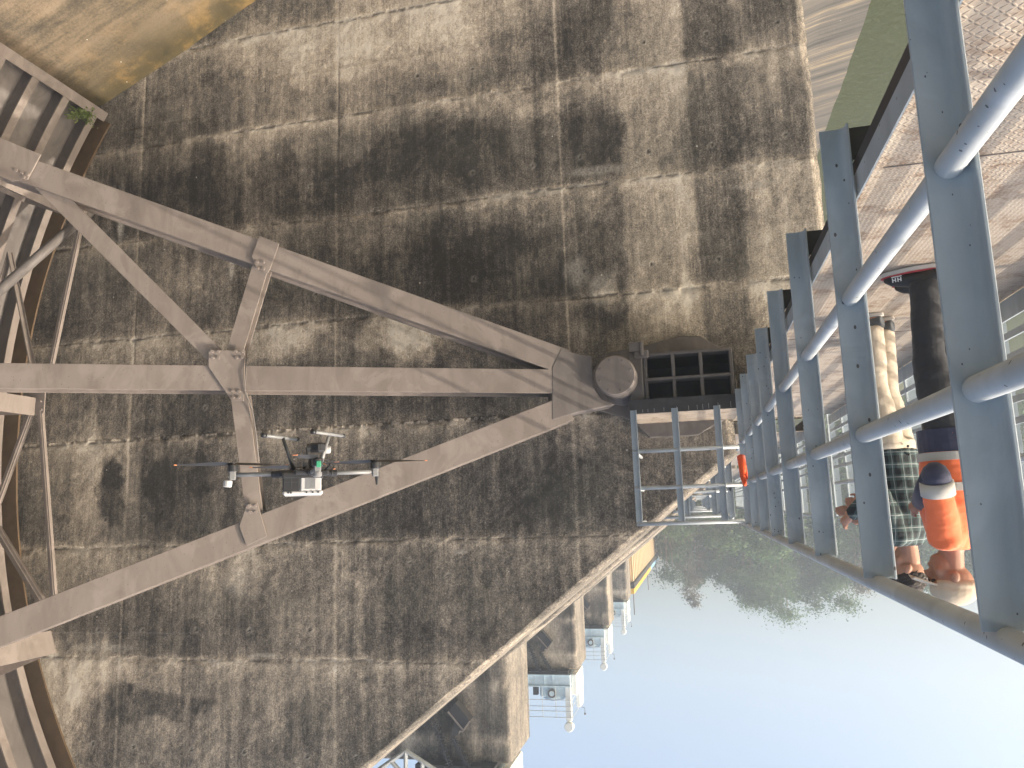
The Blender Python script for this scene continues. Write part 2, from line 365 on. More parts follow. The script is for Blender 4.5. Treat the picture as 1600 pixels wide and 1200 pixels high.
def bankz(x, y):
    d = y - 92 + 6 * (fbm(x * .05, y * .05, 8) - .5)
    return np.where(d < 0, ZW - .8, ZW - .8 + np.clip(d, 0, 60) ** .8 * .80) + (fbm(x * .12, y * .12, 2) - .5) * 1.2
bo = grid_mesh('far_river_bank', np.linspace(-165, 60, 110), np.linspace(88, 205, 60), bankz, 'bank'); tag(bo, kind='structure')

# ------------------------------------------------------------------ piers
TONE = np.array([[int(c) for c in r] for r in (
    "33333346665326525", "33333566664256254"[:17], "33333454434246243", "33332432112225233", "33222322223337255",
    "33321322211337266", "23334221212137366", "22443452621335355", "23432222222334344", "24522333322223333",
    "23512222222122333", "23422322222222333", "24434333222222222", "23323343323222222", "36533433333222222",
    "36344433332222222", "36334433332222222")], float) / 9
Rn = np.array(ROT.transposed())
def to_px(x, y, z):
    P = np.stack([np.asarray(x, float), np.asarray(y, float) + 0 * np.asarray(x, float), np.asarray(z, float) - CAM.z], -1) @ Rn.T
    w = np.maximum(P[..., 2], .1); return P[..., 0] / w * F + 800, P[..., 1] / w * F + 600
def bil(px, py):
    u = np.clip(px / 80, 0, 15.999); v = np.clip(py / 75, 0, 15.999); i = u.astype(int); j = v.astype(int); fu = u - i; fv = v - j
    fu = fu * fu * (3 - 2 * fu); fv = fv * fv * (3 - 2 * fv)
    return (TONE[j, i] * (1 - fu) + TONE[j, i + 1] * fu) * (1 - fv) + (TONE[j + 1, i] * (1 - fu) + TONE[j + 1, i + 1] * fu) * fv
def sst(a, b, t): t = np.clip((t - a) / (b - a), 0, 1); return t * t * (3 - 2 * t)
W_ = lambda px, py: at(px, py, 'y', YA)
bl0, bl1 = W_(985, 250).x, W_(1052, 250).x     # pale band on the wall
bd0, bd1 = W_(1083, 250).x, W_(1155, 250).x    # dark band beside it
ZJ = -5.63
BLOBS = []                                      # stains with a shape of their own: photo point, radii in metres, tone shift
for px, py, rx, rz, a in ((250, 760, .35, .5, -.3), (165, 765, .3, .5, -.35), (310, 750, .2, .45, -.3), (165, 740, .25, .3, -.2), (190, 1100, .3, .45, -.25), (110, 1090, .2, .3, .25),
        (130, 760, .35, 1.3, .18), (140, 1060, .5, .5, .16), (600, 515, .55, .3, .2), (650, 535, .45, .35, .18), (690, 520, .3, .25, .1), (430, 540, .7, .3, .2), (720, 390, 1.2, .5, -.12),
        (640, 240, 1.1, .55, -.1), (740, 240, .9, .55, -.12), (430, 260, .5, .5, -.12), (930, 210, .6, .5, -.14), (930, 480, .5, .25, -.2), (900, 380, .8, .5, -.08), (920, 60, .6, .7, -.15),
        (1010, 40, .35, .5, .1), (560, 100, .8, .35, .14), (700, 50, 1.2, .25, .12), (480, 90, .4, .5, .14), (820, 40, .6, .4, -.1), (800, 110, .7, .25, -.06), (300, 240, .9, .6, -.12), (270, 300, 1.0, .5, -.12),
        (560, 270, .9, .35, -.1), (850, 170, .35, .15, .2), (880, 770, .8, .6, -.1), (770, 760, .8, .6, -.06), (730, 940, .9, .5, .05), (640, 980, .5, .25, -.1), (380, 900, .35, .4, .2), (560, 900, .4, .2, .1), (250, 1090, .6, .22, -.28),
        (310, 1095, .25, .12, -.2), (430, 1120, .2, .6, .12), (520, 740, .5, .3, -.05), (330, 700, .5, .3, -.08), (1010, 480, .3, .4, .12), (950, 455, .15, .3, .18), (1060, 400, .15, .5, .14)):
    q = W_(px, py); BLOBS.append((q.x, q.z, rx, rz, a))
WDRIP = []
for px, py, rx, rz, a in ((188, 355, .07, .28, .8), (361, 415, .05, .25, .95), (192, 300, .05, .3, .35), (370, 910, .22, .28, .22), (720, 860, .10, .03, .5), (160, 1012, .6, .06, .3), (410, 1025, .3, .04, .4), (960, 560, .3, .2, .15), (930, 265, .5, .09, .35), (1180, 290, .4, .05, .3), (840, 300, 1.2, .06, .4), (900, 425, .2, .25, .35), (940, 450, .2, .25, .4)):
    q = W_(px, py); WDRIP.append((q.x, q.z, rx, rz, a))
BOLTS = [(W_(px, py).x, W_(px, py).z) for px, py in ((652, 119), (738, 108), (484, 291), (738, 270), (832, 259), (906, 246), (1006, 66), (1104, 52), (1215, 35), (1013, 237), (1112, 226), (1227, 210), (1018, 413), (1123, 405), (913, 423), (326, 477), (493, 460), (740, 436), (320, 637), (235, 643), (492, 626), (226, 808), (165, 812), (223, 985), (154, 984), (307, 984), (390, 985), (484, 984), (145, 1162), (208, 1167), (299, 1172), (382, 1175), (480, 1182), (556, 1184), (1016, 575), (905, 812), (700, 900), (640, 880))]
def wall_attrs(x, y, z, seed, fine):
    wx = x + .5 * (fbm(x * .9, z * .9, seed + 1) - .5) + .16 * (fbm(x * 5, z * 5, seed + 2, 3) - .5)
    wz = z + .5 * (fbm(x * .9, z * .9, seed + 11) - .5) + .16 * (fbm(x * 5, z * 5, seed + 12, 3) - .5)
    if fine:
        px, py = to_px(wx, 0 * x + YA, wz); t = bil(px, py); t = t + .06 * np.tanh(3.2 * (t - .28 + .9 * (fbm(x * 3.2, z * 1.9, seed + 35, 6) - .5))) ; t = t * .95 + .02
    else:
        t = .02 + .50 * fbm(x * .6, z * .3, seed + 20) + .25 * np.tanh(5 * (fbm(x * 1.1, z * .18, seed + 21) - .5))
    streak = fbm(x * 6.5, z * .24, seed + 4, 5) - .5
    t = t + .42 * streak + .10 * (fbm(x * 2.2, z * 2.2, seed + 6, 5) - .5) + .16 * (fbm(x * 9, z * 7, seed + 7, 4) - .5)
    t = t + .05 * np.tanh(6 * (fbm(x * 2.6 + 3, z * 1.7 + 1, seed + 8, 6) - .5)) * (.4 + .9 * fbm(x * .5, z * .5, seed + 9))
    white = 0 * x; crack = 0 * x
    if fine:
        dn = 1.1 * (fbm(x * 4.5, z * 2.2, seed + 32, 5) - .5) + .5 * (fbm(x * 14, z * 8, seed + 34, 3) - .5)
        for bx, bz, rx, rz, a in BLOBS:
            d = np.sqrt(((wx - bx) / rx) ** 2 + ((wz - bz) / rz) ** 2) + dn; t = t + a * (1 - sst(.62, 1.12, d))
        jx = .10 * (fbm(x * 3, z * 3.1, seed + 30, 4) - .5)
        band = sst(bl1 - .07, bl1 + .05, x + jx) * (1 - sst(bl0 - .06, bl0 + .06, x + jx * 1.6 + .3 * np.clip(z + 3, -4, 0) * .1)) * (z < -1)
        t = t * (1 - .7 * band) + .7 * band * (.60 + .25 * (fbm(x * 3, z * 2, seed + 31, 4) - .5) - .25 * sst(.5, .8, fbm(x * 2.3 + 5, z * 2.1, 33, 4)))
        band = sst(bd1 - .06, bd1 + .06, x + jx) * (1 - sst(bd0 - .05, bd0 + .07, x + jx)) * (z < -.6)
        t = t * (1 - .75 * band) + .75 * band * (.20 + .3 * streak)
        for bx, bz, rx, rz, a in WDRIP:
            d = np.sqrt(((x + .15 * (wx - x) - bx) / rx) ** 2 + ((z + .3 * (wz - z) - bz) / rz) ** 2); white = np.maximum(white, a * (1 - sst(.5, 1.3, d)) * (.4 + 1.1 * fbm(x * 20, z * 6, 41, 3)))
        for bx, bz in BOLTS:
            d = np.hypot(x - bx, z - bz); crack = np.maximum(crack, .95 * (1 - sst(.018, .034, d)))
            white = np.maximum(white, .3 * (1 - sst(.03, .07, d)))
    # pour joints: ragged lines every 1.81 m with lime bloom, ledge of rough aggregate
    k = np.round((z - ZJ) / 1.81); wob = .05 * (fbm(x * .6, k * 7.7, seed + 50, 3) - .5) + .05 * (fbm(x * 5, k * 3.3, seed + 51, 4) - .5)
    dj = z - (ZJ + 1.81 * k + wob); on = fbm(x * 1.1, k * 5.1, seed + 52, 3)
    wob2 = np.abs(.006 + .018 * fbm(x * 7, k, seed + 53))
    crack = np.maximum(crack, (.55 * sst(.36, .6, on) + .22) * (1 - sst(wob2 * .5, wob2 + .018, np.abs(dj))) * sst(.28, .55, fbm(x * 13, z * 13, 54, 4)))
    bloom = np.exp(-np.maximum(-dj, 0) / .05) * np.exp(-np.maximum(dj, 0) / .13)
    t = t + .50 * bloom * (.25 + .75 * sst(.25, .55, fbm(x * 1.3, k * 2.2, seed + 55, 3))) * (.3 + 1.3 * fbm(x * 12, z * 12, 56, 4))
    t = t + .07 * sst(.55, .1, np.abs(dj - .3)) - .05 * sst(.5, .1, np.abs(dj + .35))
    rough = .25 + .9 * np.exp(-np.abs(dj + .03) / .06)
    # vertical shutter lines every 3.88 m
    k = np.round((x - 1.76) / 3.88); dv = x - (1.76 + 3.88 * k + .03 * (fbm(z * .6, k, 57, 3) - .5))
    vis = (.4 + .9 * fbm(z * .7, k * 3, 58, 3))
    t = t + .36 * np.exp(-(dv / .022) ** 2) * vis + .12 * np.exp(-((dv + .17) / .09) ** 2) * fbm(x * 20, z * .8, 59, 3)
    crack = np.maximum(crack, .45 * np.exp(-((dv + .035) / .012) ** 2) * sst(.4, .6, fbm(z * .8, k * 5, 60, 3)))
    if fine:                                    # rough aggregate zone near the gate
        rough = rough + .9 * sst(7.2, 9.4, x + .6 * (fbm(x, z, 61) - .5)) * (z < 3) * (z > -6)
        rough = rough + .3
    return np.clip(t, 0, 1), np.clip(white, 0, 1), np.clip(rough, 0, 1.6), np.clip(crack, 0, 1)
def xl_of(z):
    if z < -.25: return -2.1
    if z < .52: return -.6
    return min(6.66, -.56 + (z - .52) / .783)
ZT = 9.56
def make_pier(y0, fine, seed, label):
    d = .028 if fine else .3
    zs = list(np.arange(-13.6, -8.8, .3)) + list(np.arange(-8.8, -.26, d)) + [-.26, -.2500001, -.25] + list(np.arange(-.2, .52, d)) + list(np.arange(.52, 6.1734, d)) + list(np.arange(6.1734, ZT, .06 if fine else .3)) + [ZT]
    cols = np.concatenate([np.arange(0, 13.4, d), np.arange(13.4, 18, .6)]) if fine else np.arange(0, 18, .3)
    cols = cols / cols[-1]; c = .11; xr = 16.0
    ny = 14
    rows = []
    for z in zs:
        l = xl_of(z); x = np.concatenate([np.full(ny, l), l + c + cols * (xr - l - c), [xr]])
        y = np.concatenate([np.linspace(y0 + TH, y0 + c, ny), np.full(len(cols), y0), [y0 + TH]])
        rows.append(np.stack([x, y, np.full(len(x), z)], -1))
    V = np.array(rows)
    if fine:                                    # ragged arrises and slightly uneven pours, as real relief
        X, Z = V[..., 0], V[..., 2]
        k = np.round((Z - ZJ) / 1.81); dj = Z - (ZJ + 1.81 * k + .05 * (fbm(X * .6, k * 7.7, seed + 50, 3) - .5) + .05 * (fbm(X * 5, k * 3.3, seed + 51, 4) - .5))
        fr = (np.abs(V[..., 1] - y0) < 1e-6)
        V[..., 1] += fr * (.012 * (vn(X * 0 + np.floor((Z - ZJ) / 1.81 + .5) * 3.7, X * .26, 71) - .5) + .035 * np.exp(-np.abs(dj) / .03) * sst(.4, .7, fbm(X * 3, Z * 3, 72)) + .012 * (fbm(X * 7, Z * 7, 73, 3) - .5))
        edge = np.zeros(V.shape[:2]); edge[:, ny - 1:ny + 1] = 1
        V[..., 0] += edge * .05 * (fbm(Z * 2.3, X * .3, 74, 4) - .5); V[..., 2] += edge * .03 * (fbm(X * 4, Z * 4, 75) - .5) * (Z < ZT - .01)
    nr, nc = V.shape[:2]; me = bpy.data.meshes.new('dam_pier'); me.vertices.add(nr * nc); me.vertices.foreach_set('co', V.astype(np.float32).ravel())
    i = np.arange(nr * nc).reshape(nr, nc); j = np.roll(i, -1, 1)
    q = np.stack([i[:-1], j[:-1], j[1:], i[1:]], -1).reshape(-1, 4)
    loops = np.concatenate([q.ravel(), i[-1]]); st = np.concatenate([np.arange(len(q)) * 4, [q.size]])
    me.loops.add(len(loops)); me.loops.foreach_set('vertex_index', loops); me.polygons.add(len(st)); me.polygons.foreach_set('loop_start', st)
    me.update(calc_edges=True); me.validate()
    X, Y, Z = V[..., 0].ravel(), V[..., 1].ravel(), V[..., 2].ravel()
    t, w, r, k = wall_attrs(X, Y, Z, seed, fine)
    side = (Y > y0 + .02) if not fine else (Y > y0 + .08)
    tn = .27 + .5 * (fbm(Y * 2.4 + X * .3, Z * .3 + X * .8, seed + 80, 4) - .3)
    t = np.where(side, np.clip(tn, .2, .95), t); k = np.where(side, k * .3, k)  # downstream and top faces toned lighter, sunlight put into the colour
    for n_, a_ in (('tone', t), ('white', w), ('rough', r), ('crack', k)):
        a = me.attributes.new(n_, 'FLOAT', 'POINT'); a.data.foreach_set('value', a_.astype(np.float32))
    o = bpy.data.objects.new('dam_pier', me); COL.objects.link(o); me.materials.append(M['conc'])
    tag(o, label, 'dam pier', 'concrete piers of the dam'); return o
pier_labels = ['concrete pier beside which the camera stands, outside the picture',
    'nearest pier, the big stained concrete wall behind the gate arms',
    'first concrete tower above the sloping wall, tallest, cut by the photo edge',
    'second largest concrete tower above the slope, below a full white hoist',
    'third concrete tower along the slope, middle of five receding towers',
    'fourth small concrete tower along the slope, next to the last',
    'last and smallest concrete tower, beside the ribbed wall with yellow girder']
piers = []
for k in range(1, 6):
    piers.append(make_pier(YA + BAY * (k - 1), k == 1, 100 * k, pier_labels[k]))
# seal plate let into the nearest pier, child of that pier
HX, HZ, RS = .95, -.48, 11.3
def arc_pt(r, a, y): return Vector((HX + r * math.cos(a), y, HZ + r * math.sin(a)))
def arc_band(r0, r1, a0, a1, y0, y1, n=40):
    m = MB(); rings = []
    for i in range(n + 1):
        a = a0 + (a1 - a0) * i / n; rings.append([arc_pt(r0, a, y0), arc_pt(r1, a, y0), arc_pt(r1, a, y1), arc_pt(r0, a, y1)])
    return m.loft(rings)
A0, A1 = math.asin((-6.5 - HZ) / RS), math.asin((5.8 - HZ) / RS)
arc_band(RS - .42, RS + .1, A0 + .01, A1, YA - .035, YA + .1).build('seal_plate', 'rust', piers[0], local=True)

# ------------------------------------------------------------------ trunnion bracket on the nearest pier
tb = thing('trunnion_bracket', 'grimy steel bearing bracket with open grid of six dark cells on the wall', 'trunnion bracket', (0.1, YA, -1.2))
m = MB(); m.prism([at(a, b, 'y', YA - .07) for a, b in ((1002, 541), (1060, 525), (1095, 525), (1139, 551), (1152, 600), (1140, 650), (1090, 680), (1015, 684), (985, 656), (932, 640), (912, 600), (948, 550))], (0, .12, 0))
m.build('base_plate', 'brk', tb, bevel=.012)
yF = 10.42
m = MB()
x0, x1, z0, z1 = -.55, .56, -.80, -.13
for x in (x0, x0 + .385, x0 + .745, x1): m.span((x - .022, yF, z0), (x + .022, yF + .25, z1))
for z in (z0, (z0 + z1) / 2, z1): m.span((x0 - .02, yF - .01, z - .02), (x1 + .02, yF + .24, z + .02))
m.build('grid_frame', 'brk', tb, bevel=.006)
m = MB(); m.span((x0 - .02, yF + .25, z0 - .03), (x1 + .2, YA - .07, z0)); m.span((x0 - .02, yF + .25, z1 + .005), (x1 + .2, YA - .07, z1 + .03)); m.span((x0 - .05, yF + .25, z0), (x0 - .02, YA - .07, z1)); m.span((x1 + .02, yF + .25, z0), (x1 + .06, YA - .07, z1))
m.build('housing', 'dark', tb); m = MB(); m.span((x0 - .02, YA - .12, z0), (x1 + .02, YA - .075, z1)); m.build('shade_back_plate', 'dark', tb)  # housing and rear sheet coloured dark to give the unlit cells their shade
m = MB(); m.span((x1 + .03, yF - .05, z0 - .05), (x1 + .22, yF + .9, z1 + .02)); m.span((x1 - .06, yF - .09, z0 - .06), (x1 + .14, yF - .012, z0 + .05))
m.build('bearing_block', 'brk', tb, bevel=.015)
m = MB(); m.tube([(x1 + .03, yF - .1, z0 - .16), (x1 + .03, yF - .1, z0 + .02)], .03); m.box((x1 + .12, yF - .06, z0 - .1), (.14, .1, .12)); m.build('grease_fitting', 'brk', tb)

# ------------------------------------------------------------------ radial gate
SL = .32
def ap(x, z, off=0): n = Vector((-SL, -1, 0)).normalized(); return Vector((x, 10.2 - SL * (x - HX), z)) + n * off
def apx(px, py, off=0):
    d = ray(px, py); n = Vector((SL, 1, 0)); k = (SL * HX + 10.2 - n.dot(CAM)) / n.dot(d)
    return CAM + d * k + Vector((-SL, -1, 0)).normalized() * off
gate = thing('radial_gate', 'dusty grey-brown radial gate of steel arms, ribs and skin beside the stained wall', 'gate', (11.4, 5.5, -6.45))
NF = Vector((-SL, -1, 0)).normalized()
def arm(name, p, q, w, depth, parent):
    m = MB(); p, q = Vector(p), Vector(q)
    m.beam(p, q, .03, w, up=(q - p).cross(NF), off=(0, 0))
    d = (q - p).normalized(); u = NF.cross(d).normalized()
    m = MB()
    def slab(o_n, o_u, tn, tu):
        c = (p + q) / 2 + NF * o_n + u * o_u; m.box(c, (tu, (q - p).length, tn), Matrix((u, d, NF)).transposed())
    slab(-.012, 0, .024, w)                                 # face plate
    slab(-.012 - depth / 2, w / 2 - .05, depth, .022); slab(-.012 - depth / 2, -w / 2 + .05, depth, .022)   # webs
    slab(-.012 - depth, 0, .024, w * 1.0)
    return m.build(name, 'gate', parent, bevel=.004)
xe = 10.25
arm('arm', ap(1.55, -.705), ap(xe, -4.2), .34, .34, gate)
arm('arm', ap(1.55, -.45), ap(xe + .35, -.74), .318, .34, gate)
arm('arm', ap(1.55, -.10), ap(xe, 3.22), .34, .34, gate)
# hub: yoke plate and round pin cap
m = MB(); m.prism([apx(a, b, .006) for a, b in ((862, 574), (876, 544), (897, 551), (924, 556), (926, 580), (928, 606), (938, 622), (962, 632), (901, 645), (862, 657))], -NF * .4)
m.build('hub_yoke', 'hubm', gate, bevel=.012)
hub = Vector((HX, 10.2, HZ)) + Vector((-.02, 0, -.01))
m = MB(); m.tube([hub + Vector((0, -.16, 0)), hub + Vector((0, .9, 0))], .27, 40); pin = m.build('pin_hub', 'hubm', gate, smooth=False, bevel=.012)
m = MB(); m.tube([hub + Vector((0, -.185, 0)), hub + Vector((0, -.16, 0))], .255, 40); m.build('pin_cap', 'gate', pin, bevel=.006)
m = MB()
for a in range(8):
    t = a * math.pi / 4 + .3; m = MB(); m.tube([hub + Vector((.21 * math.cos(t), -.205, .21 * math.sin(t))), hub + Vector((.21 * math.cos(t), -.18, .21 * math.sin(t)))], .014, 6); m.build('cap_bolt', 'brk', pin)
# web members between the arms: face plate plus open channel behind
def strut(p, q, w=.2, open_side=1):
    p, q = Vector(p), Vector(q); d = (q - p).normalized(); u = NF.cross(d).normalized(); m = MB(); l = (q - p).length
    B = Matrix((u, d, NF)).transposed(); c = (p + q) / 2
    m.box(c + NF * -.014, (w, l, .02), B)
    m.box(c + NF * -.024 - NF * .1 - u * (w / 2 - .01) * open_side * -1 - u * 0, (.018, l, .2), B) if False else None
    m.box(c - NF * .124, (.018, l, .2), B); m.box(c - NF * .234, (w * .9, l, .02), B)
    return m.build('strut', 'gate', gate, bevel=.003)
strut(apx(408, 408, -.03), apx(362, 560, -.03), .21); strut(apx(372, 615, -.03), apx(396, 800, -.03), .21); strut(apx(62, 282, -.03), apx(345, 565, -.03), .22)
m = MB(); m.tube([apx(388, 560, .05), apx(386, 585, .07), apx(384, 612, .05), apx(394, 640, .0), apx(399, 680, -.05), apx(401, 720, -.1)], .009, 6); m.build('hanging_cable', 'brk', gate, smooth=True)
def gusset(pts, off=.03, bolts=()):
    m = MB(); m.prism([apx(a, b, off) for a, b in pts], -NF * .018); g = m.build('gusset', 'gate', gate, bevel=.003)
    if bolts:
        for a, b in bolts:
            m = MB(); p = apx(a, b, off); m.tube([p - NF * .005, p + NF * .022], .02, 6); m.build('bolt', 'gate', g)
def quad(cx, cy): return [(cx - 5, cy - 5), (cx + 5, cy - 5), (cx - 4, cy + 5), (cx + 5, cy + 5)]
gusset([(327, 548), (384, 548), (382, 627), (363, 627), (327, 574)], .036, quad(338, 555) + quad(375, 555) + quad(370, 617))
gusset([(406, 370), (437, 382), (423, 421), (419, 428), (401, 420), (394, 402)], .034, quad(408, 416))
gusset([(387, 787), (403, 785), (418, 838), (386, 853), (375, 822)], .034, quad(396, 795))
gusset([(0, 216), (66, 243), (45, 282), (20, 285), (0, 276)], .034, [(28, 268), (37, 272), (46, 275), (40, 279)])
# skin, ribs, girders
YG0, YG1 = .2, YA - .06
arc_band(RS, RS + .03, A0, A1, YG0, YG1, 48).build('skin_plate', 'brk', gate, smooth=False)  # dark colour stands in for the shade between the ribs
ny = int((YG1 - YG0 - .3) / .66)
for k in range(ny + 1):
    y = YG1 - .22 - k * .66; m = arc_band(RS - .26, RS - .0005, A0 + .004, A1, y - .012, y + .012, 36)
    rb = m.build('rib', 'hubm', gate); arc_band(RS - .285, RS - .2605, A0 + .004, A1, y - .07, y + .07, 36).build('rib_flange', 'gate', rb)  # web coloured dark for the shade behind its flange
m = arc_band(RS - .24, RS - .001, A0 - .004, A0 + .006, YG0, YG1, 2); m2 = arc_band(RS - .305, RS - .24, A0 - .004, A0 + .012, YG0, YG1, 3); m.add(m2.v, m2.f); m.build('bottom_beam', 'gate', gate)
for zc, fh in ((-4.28, .22), (-.80, .30), (3.2, .36)):
    a = math.asin((zc - HZ) / 10.3); d = Vector((math.cos(a), 0, math.sin(a))); t = Vector((-math.sin(a), 0, math.cos(a)))
    B = Matrix((d, Vector((0, 1, 0)), t)).transposed(); c0 = Vector((HX, (YG0 + 10.85) / 2, HZ)); L = 10.85 - YG0; m = MB()
    r0 = 9.78; r1 = RS - .29
    m.box(c0 + d * (r0 + r1) / 2, (r1 - r0 - .05, L, .02), B); m.box(c0 + d * r0, (.028, L, fh), B); m.box(c0 + d * (r1 - .015), (.022, L, fh * .8), B)
    y = YG1 - .35
    for k in range(7): m.box(c0 * 1 + d * (r0 + r1) / 2 + Vector((0, L / 2 - .02 - k * 1.6, 0)), (r1 - r0 - .06, .014, fh * .85), B)
    m.build('girder', 'gate', gate)
def px_y(px, py, y=10.9): return at(px, py, 'y', y)
for a, b, w in (((140, 292), (75, 600), .09), ((65, 640), (87, 945), .09), ((56, 600), (15, 395), .10), ((52, 640), (-4, 792), .10), ((-4, 822), (74, 950), .13), ((-6, 470), (15, 395), .09)):
    p, q = px_y(*a), px_y(*b); m = MB(); m.beam(p, q, .02, w, up=Vector((1, 0, .0)).cross((q - p))); m.beam(p, q, w, .02, up=Vector((1, 0, 0)).cross((q - p)), off=(.01, w * .3)); m.build('end_brace', 'gate', gate)
m = MB(); m.tube([px_y(-10, 462, 10.2), px_y(150, 322, 11.3)], .085, 12); m.build('pipe_brace', 'brk', gate, smooth=True)
m = MB(); m.prism([px_y(a, b, 10.86) for a, b in ((45, 606), (71, 606), (68, 646), (49, 646))], (0, .02, 0)); gg = m.build('gusset', 'gate', gate)
for a, b in ((51, 625), (64, 627), (53, 640), (65, 640)):
    m = MB(); p = px_y(a, b, 10.86); m.tube([p, p + Vector((0, -.02, 0))], .018, 6); m.build('bolt', 'gate', gg)

# ------------------------------------------------------------------ catwalk, railings, fences, platforms
GP = .06
def post_bar(m, x, y, zb, zt, side=-1, web=.1, fl=.062):
    # rolled angle: web facing the camera, one flange turned towards it with a soft fillet
    t = .009; r = .028; w = web / 2; pts = [(-w, y + t), (-w, y)]
    pts += [(w - r - t + r * math.sin(a), y - r + r * math.cos(a)) for a in [math.pi / 2 * i / 8 for i in range(9)]]
    pts += [(w - t, y - fl), (w, y - fl)]
    pts += [(w - (r + t) + (r + t) * math.cos(a), y - r + (r + t) * math.sin(a)) for a in [math.pi / 2 * i / 8 for i in range(9)]]
    m.prism([(x - side * -1 * px * 1.0 if side > 0 else x - px, py, zb) for px, py in pts], (0, 0, zt - zb))
XR = -.605
def railing(y0, y1, ys, label, root_y, rail_r=.030, x=XR, side=-1, name='railing', group=None):
    t = thing(name, label, 'railing', (x, root_y, 0), group)
    for y in ys:
        m = MB(); post_bar(m, x, y, -.235, 1.455, side, .098, .048); p = m.build('post', 'rail', t, bevel=.002)
        m = MB(); m.span((x - .066, y + .0095, -.23), (x - .055, y + .075, -.108)); m.build('foot_bracket', 'dark', p)
    for z, r in ((.437, rail_r), (.948, rail_r), (1.475, rail_r)):
        m = MB(); m.tube([(x + .0, y0, z), (x + .0, y1, z)], r, 16); m.build('rail', 'tube', t, smooth=True)
    return t
SP = 1.19
near_posts = [1.86 + SP * k for k in range(-4, 8)] + [11.45]
near_posts = [y for y in near_posts if y < 10.6 and not (-1 < y < 1.2)]
rl = railing(-3.2, 11.6, near_posts, 'long pale blue-grey railing of angle posts and pipe rails nearest the camera', 3.0)
cw = thing('catwalk', 'catwalk of rusty checker plate beside the railing, three men standing on it', 'catwalk', (-1.3, 3, -.23))
XD0, XD1 = -2.0, -.672
m = MB(); m.span((XD0, -4, -.008), (XD1, YA + .0, 0)); m.build('deck_plate', 'deck', cw)
m = MB()
for y in (-.2, 2.9, 6.0, 9.1): m = MB(); m.span((XD0 + .06, y, .0005), (XD1 - .06, y + .007, .003)); m.build('plate_seam', 'brk', cw)
m = MB()
for x in (XD1 - .046, XD0 + .06): m.span((x - .045, -4, -.105), (x + .045, YA, -.0085))
m.build('edge_beams', 'dark', cw)
m = MB()
for y in near_posts:
    m = MB(); m.span((XD0 + .02, y + .002, -.235), (XR - .054, y + .012, -.107)); m.span((XD0 + .02, y + .0125, -.235), (XR - .054, y + .07, -.222)); m.build('cross_joist', 'dark', cw)
m = MB(); m.span((XD1 + .0005, -4, -.04), (XD1 + .007, YA - .02, .052)); m.build('kick_plate', 'rail', cw)
def fence(y0, y1, label):
    t = thing('slatted_fence', label, 'fence', (-1.97, y0, 0), 'slatted fences along the far edge of the catwalk'); x = -1.97
    for k in range(int((y1 - y0) / 1.1) + 1):
        y = y0 + .25 + k * 1.1; m = MB(); post_bar(m, x, y, -.2, 1.43, 1, .11, .05); m.build('post', 'rail', t)
    for z in (.965, 1.46):
        m = MB(); m.tube([(x + .03, y0, z), (x + .03, y1, z)], .026, 10); m.build('rail', 'tube', t, smooth=True)
    m = MB(); m.span((x + .04, y0, .005), (x + .052, y1, .13)); m.build('kick_plate', 'rail', t)
    for k in range(5):
        z = .20 + k * .13; m = MB(); m.span((x + .03, y0, z), (x + .045, y1, z + .042)); m.build('slat', 'rail', t)
    return t
f0 = fence(-3.5, YA + .3, 'white slatted fence behind the three men on the near catwalk')
f1 = fence(YA + TH - .3, YA + BAY, 'white slatted fence seen beyond the nearest pier, past the platform railing')
# platform at the trunnion
YP = 10.3
pf = thing('trunnion_platform', 'small steel platform with drip-stained dark edge above the bearing bracket', 'platform', (.1, YP, 0))
m = MB(); m.span((-.6, YP + .01, -.012), (.78, YA - .02, -.001)); m.build('floor_plate', 'deck', pf)
m = MB(); m.span((-.6, YP - .005, -.19), (.79, YP + .009, -.004)); m.span((.775, YP + .01, -.17), (.787, YA - .05, -.013)); m.build('edge_channel', 'dark', pf)
for k in range(11):
    x = -.5 + k * .115 + .05 * math.sin(k * 7.3); l = .01 + .09 * abs(math.sin(k * 3.1 + 1)) ** 3; m = MB(); m.span((x, YP - .0065, -.03 - l), (x + .004, YP - .0052, -.015)); m.build('lime_drip', 'band', pf)
m = MB()
for x in (-.3, .2, .7):
    m = MB(); m.beam((x, YP + .12, -.12), (x, YA - .12, -.12), .05, .06); m.build('floor_joist', 'brk', pf)
pr = thing('platform_railing', 'pale railing standing on the small platform, facing the camera', 'railing', (.1, YP, 0))
for x in (.74, .21, -.32):
    m = MB(); post_bar(m, x, YP - .012, -.05, 1.40, -1, .085, .04); m.build('post', 'rail', pr, bevel=.002)
for z in (.49, .965, 1.42):
    m = MB(); m.tube([(.78, YP, z), (XR, YP, z)], .026, 12); m.build('rail', 'tube', pr, smooth=True)
m = MB()
for z in (.49, .965, 1.42): m.tube([(.76, YP, z), (.76, YA, z)], .024, 10)
m.build('return_rails', 'tube', pr, smooth=True)
